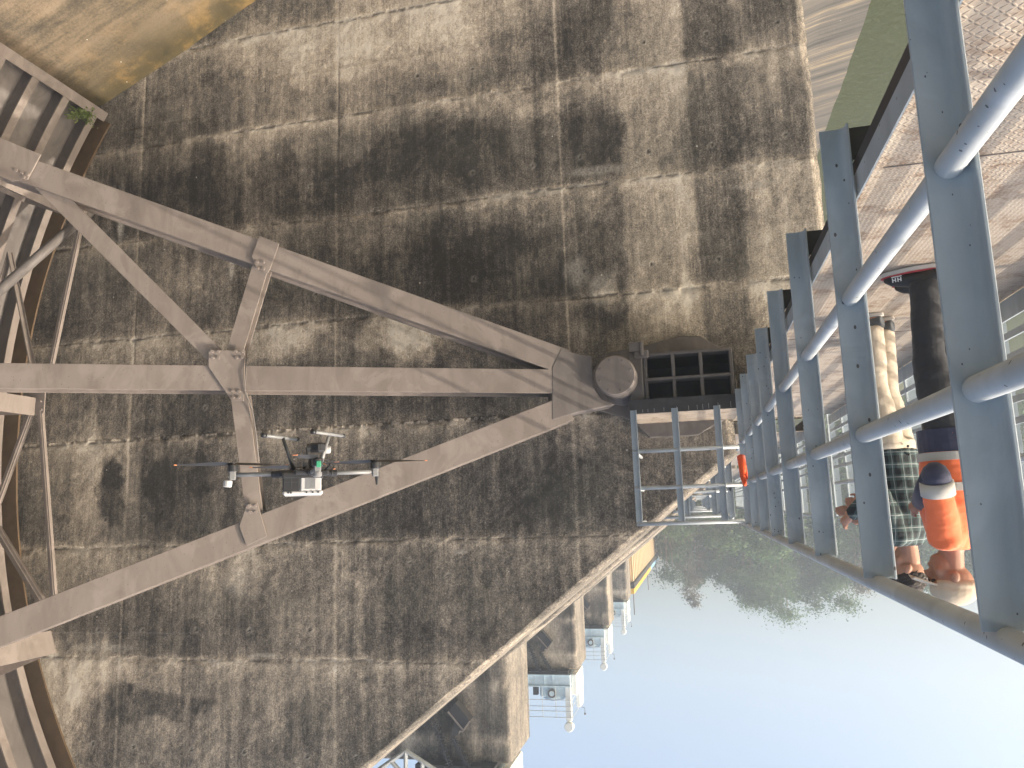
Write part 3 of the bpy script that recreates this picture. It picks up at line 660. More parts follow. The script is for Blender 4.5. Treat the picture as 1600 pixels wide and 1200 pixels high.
# the catwalk goes on over the next bays
def next_bay(k, lab):
    ys = YA + TH - .3 + BAY * k; ye = YA + BAY * (k + 1)
    c = thing('catwalk', lab[0], 'catwalk', (-1.3, ys, -.2))
    m = MB(); m.span((XD0, ys, -.01), (XD1, ye, 0)); m.build('deck_plate', 'deck', c)
    m = MB(); m.span((XD0, ys, -.2), (XD0 + .09, ye, -.011)); m.span((XD1 - .09, ys, -.2), (XD1, ye, -.011)); m.build('edge_beams', 'dark', c)
    railing(ys + .6, ye, [ys + .6 + 1.19 * i for i in range(int((ye - ys - .6) / 1.19) + 1)], lab[1], ys + 1)
    t = thing('platform_railing', lab[2], 'railing', (.1, ys + .6, 0))
    for yy in (ys + 1.4, ye - 1.4):
        for x in (.74, .21, -.32):
            m = MB(); post_bar(m, x, yy, -.05, 1.42, -1, .1, .045); m.build('post', 'rail', t)
        for z in (.49, .965, 1.44):
            m = MB(); m.tube([(.78, yy, z), (XR, yy, z)], .03, 8); m.build('rail', 'tube', t, smooth=True)
next_bay(0, ('catwalk stretch just beyond the nearest pier, seen through the platform railing', 'railing along the catwalk stretch just beyond the nearest pier', 'white platform rails framed largest behind the platform railing, beyond the nearest pier'))
next_bay(1, ('catwalk stretch beyond the second pier, seen through nested white rails', 'railing along the catwalk stretch beyond the second pier', 'smaller white platform rails nested inside the larger frame, beyond the second pier'))
next_bay(2, ('farthest catwalk stretch beyond the third pier, tiny in the nested rails', 'railing along the farthest catwalk stretch beyond the third pier', 'smallest white platform rails at the centre of the nested frames'))
fence(YA + BAY + TH - .3, YA + 2 * BAY, 'white slatted fence beyond the second pier, tiny in the nested frames')
# orange cloth tied to a far post
m = MB(); rp = [at(a, b, 'x', XR + .07) for a, b in ((1158, 714), (1160, 730), (1161, 745), (1164, 757))]
m.tube(rp, [.05, .042, .034, .022], 10)
for i in range(10): m.tube([rp[0] + Vector((random.uniform(-.03, .03), random.uniform(-.03, .03), 0)), rp[2] + Vector((random.uniform(-.05, .03), random.uniform(-.04, .04), .03))], [.02, .012], 6)
o = m.build('orange_cloth', 'rag', None, smooth=True); tag(o, 'crumpled bright orange cloth tied to a far railing post', 'cloth')

# ------------------------------------------------------------------ hoists on the towers, brackets and chains below them
def make_hoist(y0, label):
    yb = y0 - .55; global ZT; ZT0 = ZT; ZT = ZT + .11
    t = thing('gate_hoist', label, 'hoist', (8.2, yb, ZT + .1), 'gate hoists on the towers of the dam')
    m = MB(); m.span((7.0, yb, ZT + .08), (9.9, yb + 2.6, ZT + .62)); b = m.build('base_girder', 'hoist', t, bevel=.02)
    m = MB()
    for x in (7.9, 8.35, 9.2): m.span((x, yb - .03, ZT + .08), (x + .03, yb - .002, ZT + .62))
    m.span((7.0, yb - .06, ZT + .60), (9.9, yb - .002, ZT + .66)); m.span((7.0, yb - .06, ZT + .05), (9.9, yb - .002, ZT + .09)); m.build('stiffener', 'hoist', b)
    m = MB(); m.span((7.25, yb + .15, ZT + .66), (8.65, yb + 1.5, ZT + 1.22)); mc = m.build('winch_housing', 'hoist', t, bevel=.06)
    m = MB(); m.tube([(8.0, yb + .14, ZT + 1.0), (8.0, yb + .02, ZT + 1.0)], .22, 20); m.build('drum_cover', 'brk', mc)
    m = MB(); m.tube([(8.0, yb + .02, ZT + 1.0), (8.0, yb - .01, ZT + 1.0)], .13, 16); m.build('drum_hub', 'hoist', mc)
    m = MB(); m.ball((7.95, yb + .5, ZT + 1.22), (.62, .4, .24), 20, 8); m.build('gear_cover', 'hoist', mc, smooth=True)
    m = MB(); m.span((8.75, yb + .1, ZT + .66), (9.0, yb + .4, ZT + 1.1)); m.build('control_box', 'dark', t)
    m = MB()
    for z in (1.3, 1.62, 1.85, 2.15): m.tube([(6.95, yb, ZT + z), (9.9, yb, ZT + z)], .018, 6)
    for x in (6.95, 7.8, 8.5, 9.2, 9.9): m.tube([(x, yb, ZT + .66), (x, yb, ZT + 2.15)], .018, 6)
    for z in (1.3, 1.62, 2.15): m.tube([(6.95, yb, ZT + z), (6.95, yb + 2.6, ZT + z)], .018, 6)
    m.build('handrail', 'tube', t)
    m = MB(); m.span((6.72, yb + .25, ZT + .08), (6.98, yb + 2.6, ZT + 1.1)); m.span((6.75, yb + 1.5, ZT + 1.1), (6.98, yb + 2.6, ZT + 2.0)); m.build('side_cabinet', 'hwhite', t, bevel=.02)
    m = MB(); m.span((7.02, yb + .1, ZT + .66), (7.32, yb + .4, ZT + 2.35)); m.build('mast', 'hwhite', t, bevel=.02)
    m = MB(); m.tube([(7.17, yb - .05, ZT + 2.62), (7.17, yb + .3, ZT + 2.62)], .24, 20)
    lm = m.build('round_housing', 'hwhite', t, bevel=.03)
    m = MB(); m.tube([(6.95, yb + 1.8, ZT + 2.0), (6.6, yb + 1.9, ZT + 2.12), (6.6, yb + 1.9, ZT + 2.4)], .015, 6); m.ball((6.6, yb + 1.9, ZT + 2.42), .06, 8, 6); m.build('antenna', 'brk', t)
    m = MB(); m.span((7.1, yb + .06, ZT0 + .002), (9.85, yb + 2.5, ZT + .045)); m.build('underside_shade', 'dark', t); ZT = ZT0  # dark block added as the band of shade under the hoist
    return t
hoist_lab = ['white gate hoist on the first tower, mostly cut off at the photo edge', 'largest fully visible pale blue and white gate hoist, on the second tower', 'middle pale gate hoist with round housing, on the third tower', 'smallest pale gate hoist, on the fourth tower']
h0 = make_hoist(YA + BAY, hoist_lab[0])
for k in range(1, 4):
    c = copy_tree(h0); c.location.y += BAY * k; c['label'] = hoist_lab[k]
def make_bracket(k, label):
    y = YA + BAY * k - .45; t = thing('sheave_bracket', label, 'sheave bracket', (8.3, YA + BAY * k, 7.4), 'sheave brackets on the tower sides')
    P = lambda a, b: at(a, b, 'y', YA + BAY - .45) + Vector((0, BAY * (k - 1), 0))
    m = MB(); m.prism([P(*p) for p in ((699, 1114), (711, 1098), (734, 1126), (722, 1142), (715, 1142), (712, 1130))], (0, .45, 0)); m.build('side_plate', 'dark', t)
    m = MB(); m.beam(P(700, 1112), P(724, 1141), .05, .05); m.beam(P(734, 1127), P(722, 1144), .05, .05); m.build('edge_angle', 'gate', t)
    m = MB(); m.prism([P(*p) for p in ((709, 1128), (720, 1130), (716, 1148), (704, 1153))], (0, .4, 0)); m.build('link_arm', 'dark', t)
    return t
def make_chain(k, pts, label):
    y = YA + BAY - .4; P = [at(a, b, 'y', y) + Vector((0, BAY * (k - 1), 0)) for a, b in pts]
    m = MB(); d = P[-1] - P[0]; n = 16
    for i in range(n):
        a = P[0] + d * (i / n); b = P[0] + d * ((i + .62) / n); s = .16 if i % 2 else .10
        m.beam(a, b, .12, s * 1.5, up=(1, 0, 0))
        m.tube([(a + b) / 2 + Vector((0, -.09, 0)), (a + b) / 2 + Vector((0, .09, 0))], .05, 6)
    m.tube([P[0], P[-1]], .035, 6)
    o = m.build('lifting_chain', 'dark', None); tag(o, label, 'chain', 'lifting chains hanging by the towers')
for k, w in ((1, 'first'), (2, 'second'), (3, 'third')):
    make_bracket(k, 'dark folded steel sheave bracket on the side of the %s tower' % w)
    make_chain(k, ((680, 1130), (706, 1204)), 'dark lifting chain on the %s tower, farther from its bracket' % w)
    make_chain(k, ((707, 1152), (736, 1204)), 'dark lifting chain leading from the bracket on the %s tower' % w)
# lattice handrail at the lowest corner of the sloping edge
lt = thing('service_railing', 'pale lattice railing poking above the sloping wall edge at the photo border', 'railing', (10.6, YA + 4.5, 5.5))
P = lambda a, b: at(a, b, 'y', YA + 5.5)
m = MB()
for a, b in (((634, 1173), (682, 1204)), ((634, 1173), (634, 1230)), ((634, 1173), (590, 1204)), ((612, 1190), (634, 1215)), ((660, 1190), (660, 1230))): m.tube([P(*a), P(*b)], .05, 8)
m.build('lattice_bar', 'tube', lt); m = MB(); m.tube([P(600, 1208), P(690, 1208)], .05, 8); m.build('lower_bar', 'rail', lt)

# abutment beyond the last pier with yellow girder and blue rail
ab = thing('abutment_wall', 'far ribbed brown abutment wall topped by a yellow girder and blue rail', 'wall', (8, 100, 0))
m = MB(); m.span((6.7, 77, -6), (12, 138, 8.5))
m.build('wall_face', m_plain("ribbed_brown_concrete", (.38, .27, .15), .9, .3, 1.5), ab)
mr = m_plain("pale_rib_concrete", (.45, .34, .20), .9, .3, 1.5)
for k in range(30):
    m = MB(); m.span((6.5, 77.5 + 2 * k, 5), (6.698, 78.5 + 2 * k, 8.45)); m.build('wall_rib', mr, ab)
m = MB(); m.span((6.35, 76.5, 8.52), (12, 138.5, 9.0)); m.build('dark_coping', 'dark', ab)
m = MB(); m.span((6.4, 76.5, 9.02), (6.9, 104, 9.5)); m.build('yellow_girder', 'yellow', ab); m = MB(); m.span((6.4, 125, 9.02), (6.9, 138, 9.5)); m.build('yellow_girder', 'yellow', ab)
m = MB(); m.span((6.4, 104.1, 9.02), (6.9, 124.9, 9.5)); m.build('blue_girder', 'bluep', ab)
for y in (78, 100, 120):
    m = MB(); m.tube([(6.6, y, 9.51), (6.6, y, 11.6)], .05, 6); m.build('pole', 'brk', ab)

# ------------------------------------------------------------------ trees on the far bank
def tree(x, y, zb, zt, cw_, leaf, label, group=None, seed=0, n=2600, leaf_s=.42, bare=False):
    r = np.random.default_rng(seed); t = thing('tree', label, 'tree', (x, y, zb), group); H = zt - zb
    m = MB(); top = Vector((x + r.uniform(-.6, .6), y, zb + H * .8)); m.tube([(x, y, zb - .5), (x + r.uniform(-.3, .3), y, zb + H * .35), top], [.3, .22, .06], 7)
    centres = []
    nb = 34
    for i in range(nb):
        a = r.uniform(0, 6.28); h = r.uniform(.14, .97); rad = cw_ * (.25 + .75 * math.sin(min(1, (1.05 - h) / .65) * 1.57)) * r.uniform(.1, .9)
        c = np.array([x + rad * math.cos(a), y + rad * math.sin(a), zb + H * h]); centres.append((c, cw_ * r.uniform(.30, .52)))
        m.tube([(x, y, zb + H * h * .55), ((x + c[0]) / 2 + r.uniform(-.3, .3), (y + c[1]) / 2, zb + H * h * .8), tuple(c)], [.12, .08, .03], 5)
    m.build('trunk', 'bark', t, smooth=True)
    vs = []; fs = []
    per = n // nb
    for c, cr in centres:
        d = r.normal(size=(per, 3)); d /= np.linalg.norm(d, axis=1)[:, None]
        rr = cr * r.random(per) ** .6 * (1 + .9 * (r.random(per) - .5)); pos = c + d * rr[:, None] * np.array([1.15, 1.15, .85])
        nrm = d + r.normal(size=(per, 3)) * .8 + np.array([0, 0, .5]); nrm /= np.linalg.norm(nrm, axis=1)[:, None]
        u = np.cross(nrm, r.normal(size=(per, 3))); u /= np.linalg.norm(u, axis=1)[:, None]; w = np.cross(nrm, u)
        s = leaf_s * r.uniform(.35, 1.1, per)[:, None]
        q = np.stack([pos - u * s * .5, pos + w * s * .32, pos + u * s * .55, pos - w * s * .32], 1)
        b = len(vs) * 1
        vs.append(q.reshape(-1, 3))
    V = np.concatenate(vs); k = len(V) // 4; me = bpy.data.meshes.new('crown'); me.from_pydata((V - np.array([x, y, zb])).tolist(), [], np.arange(4 * k).reshape(k, 4).tolist()); me.update()
    me.materials.append(M[leaf]); o = bpy.data.objects.new('crown', me); COL.objects.link(o); o.parent = t
GT = 'hazy trees on the far river bank'
specs = [  # x, y, top z, crown radius, leaf, label
    (4.6, 116, 12.6, 3.4, 'leafb', 'dark tree closest to the blue and yellow girder of the far wall'),
    (1.9, 118, 16.2, 2.4, 'leafc', 'tall thin sparse tree with a dry crown rising left of the dip in the treeline'),
    (-2.6, 120, 14.2, 3.4, 'leafb', 'shorter round tree in the dip of the treeline'),
    (-6.4, 121, 16.3, 3.8, 'leafa', 'broad tree beside the dip in the treeline'),
    (-10.8, 119, 18.2, 4.2, 'leafa', 'tallest broad-crowned tree in the middle of the treeline'),
    (-14.6, 123, 17.6, 4.0, 'leafb', 'wide dark tree just past the tallest one, toward the railing'),
    (-18.2, 120, 16.8, 3.6, 'leafa', 'airy tree whose crown thins out just before the railing'),
    (-21.4, 118, 14.6, 3.0, 'leafc', 'thin pale tree at the end of the treeline, half behind the top rail')]
for i, (x, y, zt, cr, lf, lab) in enumerate(specs): tree(x, y, -7, zt, cr * (1.35 if lf != 'leafc' else 1.1), lf, lab, GT, 50 + i, 22000 if lf != 'leafc' else 8000, .36)
# lower trees in front and the ones behind the men
for i, (x, y, zt, cr, lf, lab) in enumerate([
    (3.2, 108, 6.0, 3.2, 'leafa', 'low sunlit tree in front of the thin dry one'), (-3.0, 107, 7.0, 3.4, 'leafa', 'low yellowish-green tree below the dip in the treeline'),
    (-9.0, 108, 9.0, 3.8, 'leafa', 'low bushy tree in front of the tallest one'), (-15.5, 109, 8.5, 3.6, 'leafb', 'low dark tree in front of the wide dark one'),
    (-21.5, 110, 8.0, 3.6, 'leafa', 'low tree behind the railing just before the men'), (-26.0, 116, 12.5, 4.0, 'leafb', 'tree seen between the railing and the plaid-shirted man'),
    (-31.0, 117, 14.5, 4.2, 'leafa', 'tree seen right behind the head of the plaid-shirted man'), (-36.0, 117, 13.5, 4.2, 'leafb', 'tree seen behind the cap of the man in orange'),
    (-42.5, 118, 13.0, 4.2, 'leafa', 'tree hidden behind the nearest railing post'), (-49.5, 118, 13.0, 4.4, 'leafb', 'last tree at the edge of the photo behind the railing')]):
    tree(x, y, -9, zt, cr * 1.25, lf, lab, GT, 90 + i, 12000, .50)
# undergrowth on the bank: uncountable
r = np.random.default_rng(3); n = 9000; X = r.uniform(-75, 9, n); Y = 97 + 22 * r.random(n); Zb = bankz(X, Y) + r.random(n) ** 1.5 * 9 * (.4 + fbm(X * .15, Y * .2, 4)) ; sz = r.uniform(.4, 1.1, n)
u = r.normal(size=(n, 3)); u /= np.linalg.norm(u, axis=1)[:, None]; w = np.cross(u, r.normal(size=(n, 3))); w /= np.linalg.norm(w, axis=1)[:, None]
Pp = np.stack([X, Y, Zb], -1); Q = np.stack([Pp - u * sz[:, None] * .5, Pp + w * sz[:, None] * .4, Pp + u * sz[:, None] * .5, Pp - w * sz[:, None] * .4], 1).reshape(-1, 3)
me = bpy.data.meshes.new('undergrowth'); me.from_pydata(Q.tolist(), [], np.arange(4 * n).reshape(n, 4).tolist()); me.materials.append(M['leafa'])
o = bpy.data.objects.new('undergrowth', me); COL.objects.link(o); tag(o, 'hazy green undergrowth covering the far river bank', 'undergrowth', kind='stuff')

n = 90000; X = r.uniform(-80, 8, n); top = np.interp(X, [-80, -34, -24, -20, -16, -10, -5, -2.5, 1.5, 4, 8], [12.5, 13, 12, 14, 15.6, 16.6, 15, 12.2, 13.5, 10.5, 7.5]) + 3.2 * (fbm(X * .5, X * 0, 6, 4) - .5)
Y = 123 + 6 * r.random(n); Zb = -6 + (top + 6) * r.random(n) ** .55; sz = r.uniform(.25, .6, n)
u = r.normal(size=(n, 3)); u /= np.linalg.norm(u, axis=1)[:, None]; w = np.cross(u, r.normal(size=(n, 3))); w /= np.linalg.norm(w, axis=1)[:, None]
Pp = np.stack([X, Y, Zb], -1); Q = np.stack([Pp - u * sz[:, None] * .5, Pp + w * sz[:, None] * .4, Pp + u * sz[:, None] * .5, Pp - w * sz[:, None] * .4], 1).reshape(-1, 3)
me = bpy.data.meshes.new('far_wood'); me.from_pydata(Q.tolist(), [], np.arange(4 * n).reshape(n, 4).tolist()); me.materials.append(M['leafb'])
o = bpy.data.objects.new('far_wood', me); COL.objects.link(o); tag(o, 'hazy mass of woodland filling the gaps behind the bank trees', 'wood', kind='stuff')

# tuft of weeds at the foot of the gate
m = MB(); r = random.Random(4); base = at(129, 173, 'y', 11.2)
for i in range(20):
    a = r.uniform(0, 6.28); tip = base + Vector((.26 * math.cos(a) - .05, .2 * math.sin(a) - .1, r.uniform(-.12, .36))); mid = (base + tip) / 2 + Vector((0, 0, .07)); m.tube([base, mid, tip], .005, 4)
    for j in range(22):
        f = r.random(); p = base.lerp(mid, f * 2) if f < .5 else mid.lerp(tip, f * 2 - 1); p = p + Vector((r.uniform(-.06, .06), r.uniform(-.06, .06), r.uniform(-.06, .06)))
        u = Vector((r.uniform(-1, 1), r.uniform(-1, 1), r.uniform(-1, 1))).normalized(); w = u.orthogonal().normalized(); s = r.uniform(.025, .06)
        m.add([p - u * s * .6, p + w * s * .35, p + u * s * .6, p - w * s * .35], [(0, 1, 2, 3)])
o = m.build('weed_tuft', 'tuft'); tag(o, 'leafy green weed tuft growing at the foot of the gate by the wall', 'weed')

# ------------------------------------------------------------------ the drone hovering in the bay
DC = CAM + ray(470, 740) * (4.0 / F)            # centre of the arms
dv = Vector((ray(480, 735).x, ray(480, 735).y, 0)).normalized(); da = Vector((-dv.y, dv.x, 0)) ; da = da if da.x < 0 else -da
def dp(zx, zy, d=0.0): return DC + da * ((zx - 700) * .000655) + Vector((0, 0, (zy - 500) * .000655)) + dv * d
drone = thing('drone', 'grey quadcopter with camera and landing skids hovering in front of the gate arms', 'drone', DC)
BD = Matrix((da, dv, Vector((0, 0, 1)))).transposed()
fa = (da * .57 + dv * .82).normalized(); fl = Vector((-fa.y, fa.x, 0))
BF = Matrix((fa, fl, Vector((0, 0, 1)))).transposed()
m = MB(); m.box(dp(715, 520, 0), (.20, .22, .035), BD); m.box(dp(715, 497, 0), (.26, .08, .03), BD); m.box(dp(715, 497, 0), (.08, .26, .028), BD); body = m.build('body', 'd_dark', drone, bevel=.008)
m = MB(); m.box(dp(718, 652, 0), (.195, .21, .026), BD); tp = m.build('top_shell', 'd_lite', drone, bevel=.009)
m = MB()
for zx in (610, 630, 745, 790, 830): m.box(dp(zx, 650, -.106), (.008, .004, .009), BD)
m.build('shell_slots', 'd_dark', tp)
m = MB(); m.box(dp(632, 577, -.03), (.084, .15, .082), BD); b1 = m.build('battery', 'd_dark', drone, bevel=.006)
m = MB(); m.box(dp(632, 570, -.1055), (.004, .003, .07), BD); m.box(dp(632, 570, -.1062), (.07, .003, .003), BD); m.build('battery_ribs', 'd_carb', b1)
m = MB(); m.box(dp(776, 577, -.03), (.102, .15, .082), BD); b2 = m.build('battery', 'd_lite', drone, bevel=.006)  # sunlit battery coloured silver, its shaded twin above coloured dark
m = MB()
for k in range(9): m.box(dp(738 + 8.6 * k, 578, -.1055), (.0022, .003, .062), BD)
m.build('cooling_fins', 'd_grey', b2)
tips = [(dp(196, 500, 0), -1), (dp(1275, 497, 0), 1), (dp(818, 505, -.40), 2), (dp(640, 500, .38), 3)]
roots = [dp(600, 500, 0), dp(850, 500, 0), dp(770, 500, -.09), dp(680, 500, .09)]
for i, ((tip, k), rt) in enumerate(zip(tips, roots)):
    m = MB(); m.tube([rt, tip], .0115, 12); a_ = m.build('arm', 'd_grey' if i < 3 else 'd_carb', drone, smooth=True)
    c1, c2 = rt.lerp(tip, .12), rt.lerp(tip, .30); m = MB(); m.tube([c1, c2], .018, 12); m.tube([rt.lerp(tip, .19), rt.lerp(tip, .22)], .021, 12); m.build('locking_sleeve', 'd_dark', a_, smooth=False, bevel=.003)
    m = MB(); m.tube([tip.lerp(rt, .06), tip + (tip - rt).normalized() * .012], .017, 12); m.box(tip + Vector((0, 0, .0)), (.032, .032, .05), BD); m.build('end_joint', 'd_grey', a_, bevel=.005)
    z = Vector((0, 0, 1)); mt = tip - z * .028
    m = MB(); m.tube([mt + z * .012, mt - z * .022], .0265, 18); mo = m.build('motor', 'd_dark', drone, bevel=.003)
    pc = mt - z * .028; ang = (.25, 2.9, 1.2, .6)[i]; rings = []
    m = MB()
    for s in (0, math.pi):
        d = da * math.cos(ang + s) + dv * math.sin(ang + s); w = z.cross(d); rr = []
        for q in range(9):
            f = q / 8; wd = .011 + .020 * math.sin(min(1, f * 2.2) * 1.57) * (1 - .55 * f); tw = .35 * (1 - f) + .08
            c = pc + d * (.012 + .25 * f) + z * .006 * f; e = (w * math.cos(tw) + z * math.sin(tw)) * wd; th = z * .0012
            rr.append([c - e, c + th, c + e, c - th])
        m.loft(rr)
    m.tube([pc + z * .008, pc - z * .006], .012, 10); pr_ = m.build('propeller', 'd_dark', drone)
    m = MB()
    for s in (0, math.pi):
        d = da * math.cos(ang + s) + dv * math.sin(ang + s); m.box(pc + d * .2665 + z * .006, (.012, .018, .0035), Matrix((d, z.cross(d), z)).transposed())
    m.build('propeller_tip', 'd_tip', pr_)
m = MB(); m.tube([dp(190, 510), dp(175, 530)], .012, 10); m.tube([dp(165, 540), dp(160, 592)], .021, 16); m.build('antenna_pod', 'd_lite', drone, bevel=.004)
m = MB(); m.tube([dp(1288, 500), dp(1289, 530), dp(1288, 600)], [.014, .012, .006], 10); m.build('antenna_fin', 'd_dark', drone)
m = MB(); m.tube([dp(818, 520, -.40), dp(818, 556, -.40)], .021, 16); m.build('antenna_pod', 'd_grey', drone, bevel=.004)
m = MB(); m.box(dp(826, 468, -.425), (.022, .01, .03), BD); m.build('status_light', 'd_green', drone, bevel=.003)
for top, bot, mid in (((650, 470), (562, 222), (556, 215)), ((838, 470), (915, 198), (918, 191))):
    m = MB(); m.tube([dp(*top), dp(*bot)], [.0115, .009], 12); lg = m.build('landing_leg', 'd_carb' if top[0] < 700 else 'd_grey', drone, smooth=True)
    c = dp(*mid); m = MB(); m.tube([c - fa * .155, c + fa * .135], .0095, 12); m.build('skid', 'd_grey', lg, smooth=True)
    m = MB(); m.tube([c - fa * .157, c - fa * .135], .0125, 12); m.tube([c + fa * .12, c + fa * .137], .0115, 12); m.build('skid_cap', 'd_dark', lg, smooth=True)
m = MB(); m.tube([dp(800, 480), dp(800, 385)], .03, 16); m.tube([dp(790, 395), dp(752, 370), dp(750, 300), dp(768, 285)], .011, 10); gm = m.build('gimbal', 'd_dark', drone, smooth=False, bevel=.002)
m = MB(); m.box(dp(830, 300), (.075, .07, .05), BF); cm = m.build('gimbal_camera', 'd_dark', drone, bevel=.01)
m = MB(); c = dp(880, 312, .02); m.tube([c, c + da * .03 + dv * .004], .021, 18); m.build('lens_barrel', 'd_lite', cm, smooth=False, bevel=.003)
m = MB(); c = dp(760, 300); m.tube([c - da * .01, c + da * .03], .022, 16); m.build('gimbal_motor', 'd_dark', gm)
m = MB(); m.tube([dp(720, 480, -.08), dp(735, 440, -.1)], .008, 8); m.box(dp(735, 440, -.1), (.025, .02, .022), BD); m.tube([dp(880, 475, .02), dp(925, 435, .02)], .005, 6); m.ball(dp(926, 432, .02), .008); m.build('forward_sensor', 'd_dark', drone)

# ------------------------------------------------------------------ the three men on the catwalk
def wrinkle(o, amp, sc=9, seed=0, zs=1.6):
    me = o.data; n = len(me.vertices); c = np.empty(n * 3, np.float32); me.vertices.foreach_get('co', c); c = c.reshape(-1, 3)
    nr = np.empty(n * 3, np.float32); me.vertices.foreach_get('normal', nr); nr = nr.reshape(-1, 3)
    f = fbm(c[:, 0] * sc + c[:, 2] * sc * .5 + 31, c[:, 2] * sc * zs + c[:, 1] * sc * .8 + 17, seed, 3)
    g = 1 - np.abs(fbm(c[:, 0] * sc * .7 - c[:, 2] * sc * .4 + 50, c[:, 2] * sc * zs * .9 - c[:, 1] * sc * .6 + 40, seed + 5, 3) - .5) * 4
    c = c + nr * (amp * ((f - .5) * 1.3 + .6 * (g - .5)))[:, None]; me.vertices.foreach_set('co', c.ravel()); me.update(); return o
def ell(c, a, b, z, n=18, yaw=0):
    return [Vector((c[0] + a * math.cos(t) * math.cos(yaw) - b * math.sin(t) * math.sin(yaw), c[1] + a * math.cos(t) * math.sin(yaw) + b * math.sin(t) * math.cos(yaw), z)) for t in [2 * math.pi * i / n for i in range(n)]]
def hand(m, wr, fwd, side, curl=.8, thumb=1):
    fwd = Vector(fwd).normalized(); side = Vector(side); side = (side - fwd * side.dot(fwd)).normalized(); nrm = fwd.cross(side)
    m.tube([wr, wr + fwd * .045, wr + fwd * .085], [.024, .031, .028], 10); m.ball(wr + fwd * .05, (.036, .036, .022), 10, 6, Matrix((side, fwd, nrm)).transposed())
    for k, (o, l) in enumerate(((-.03, .062), (-.010, .073), (.010, .069), (.029, .054))):
        b = wr + fwd * .085 + side * o; d1 = (fwd * math.cos(curl * .5) - nrm * math.sin(curl * .5)); d2 = (fwd * math.cos(curl * 1.3) - nrm * math.sin(curl * 1.3)); d3 = (fwd * math.cos(curl * 2) - nrm * math.sin(curl * 2))
        p1 = b + d1 * l * .45; p2 = p1 + d2 * l * .32; m.tube([b - fwd * .012, p1, p2, p2 + d3 * l * .25], [.0095, .009, .0082, .0065], 8)
    b = wr + fwd * .03 - side * .028 * thumb; m.tube([b, b - side * .028 * thumb + fwd * .03 - nrm * .012, b - side * .026 * thumb + fwd * .058 - nrm * .026], [.013, .011, .008], 8)
def person(loc, yaw, label, skin, arms, head_yaw, head_pitch, shirt, trousers, shoes, H=1.70, lean=.04, stance=.1, belly=0, feet_dx=0):
    t = thing('person', label, 'person', loc, None, yaw)
    k = H / 1.70; V = lambda x, y, z: Vector((x * k, y * k, z * k))
    hip, sho = .90, 1.40
    # body: one continuous skin, mostly under the clothes
    m = MB(); hc = V(0, lean + .03, 1.58); Rh = Matrix.Rotation(head_yaw, 3, 'Z') @ Matrix.Rotation(-head_pitch, 3, 'X')
    h = lambda x, y, z: hc + Rh @ (Vector((x, y, z)) * k)
    m.ball(h(0, -.012, .03), (.076 * k, .097 * k, .098 * k), 18, 12, Rh); m.ball(h(0, .03, -.05), (.056 * k, .064 * k, .072 * k), 14, 10, Rh); m.ball(h(0, .066, -.088), (.026 * k, .022 * k, .02 * k), 10, 6, Rh)
    m.tube([h(0, .084, .018), h(0, .103, -.014), h(0, .108, -.03)], [.010 * k, .013 * k, .015 * k], 8); m.ball(h(0, .09, -.058), (.024 * k, .011 * k, .010 * k), 10, 6, Rh)
    for s in (-1, 1):
        m.ball(h(s * .077, -.005, -.005), (.012 * k, .021 * k, .034 * k), 10, 8, Rh); m.ball(h(s * .032, .078, .03), (.022 * k, .012 * k, .009 * k), 8, 6, Rh); m.ball(h(s * .04, .06, -.03), (.026 * k, .026 * k, .03 * k), 8, 6, Rh)
    m.tube([V(0, lean * .8, 1.36), V(0, lean + .01, 1.45), h(0, -.01, -.04)], [.066 * k, .056 * k, .056 * k], 14)
    rings = [ell(V(0, lean * f, 0), a * k, b * k, z * k) for z, a, b, f in ((.88, .15, .10, 0), (1.0, .135, .095, .2), (1.15, .145, .10, .4), (1.3, .165, .105, .7), (1.38, .15, .09, .9), (1.43, .07, .06, 1))]
    m.loft(rings); ends = []
    for s, (el, wr, hs) in zip((1, -1), arms):
        sh = V(s * .175, lean * .9, sho - .02); el = V(*el); wr = V(*wr)
        m.tube([sh, sh.lerp(el, .5), el], [.05 * k, .047 * k, .04 * k], 12); m.tube([el, el.lerp(wr, .35), wr], [.04 * k, .041 * k, .027 * k], 12); hand(m, wr, hs[0], hs[1], .8, s); ends.append((sh, el, wr))
        ft = V(s * stance + feet_dx, .02, .07); kn = V(s * (stance * .97) + feet_dx * .5, .035, .48); hp = V(s * .085, 0, .9)
        m.tube([hp, hp.lerp(kn, .5), kn], [.08 * k, .072 * k, .055 * k], 12); m.tube([kn, kn.lerp(ft, .35), ft], [.05 * k, .053 * k, .036 * k], 12); m.tube([ft + V(0, -.05, -.02), ft + V(0, .1, -.03), ft + V(0, .16, -.038)], [.032 * k, .034 * k, .022 * k], 10)
    m.build('body', skin, t, local=True, remesh=.0065, sm=2)
    m = MB()
    for s in (-1, 1): m.ball(h(s * .032, .083, .02), .0105 * k, 10, 8)
    m.build('eyes', 'hair', t, smooth=True, local=True)
    # shirt
    m = MB(); rings = [ell(V(0, lean * f, 0), (a + belly * w) * k, (b + belly * w) * k, z * k, 24) for z, a, b, f, w in ((.86, .178, .135, 0, 1), (.98, .172, .13, .2, 1), (1.12, .175, .135, .4, 1), (1.27, .188, .135, .7, .6), (1.36, .175, .115, .9, 0), (1.42, .095, .085, 1, 0), (1.445, .074, .072, 1, 0))]
    m.loft(rings)
    for sh, el, wr in ends:
        dirn = (sh - V(0, lean, sho - .01)); m.tube([V(0, lean, sho - .03) + dirn * .5, sh, sh.lerp(el, .5), el], [.085 * k, .077 * k, .068 * k, .062 * k], 14); m.tube([el, el.lerp(wr, .45), el.lerp(wr, .93)], [.062 * k, .056 * k, .044 * k], 14)
    wrinkle(m.build('shirt', shirt, t, local=True, remesh=.011, sm=3), .008, 9, 3)
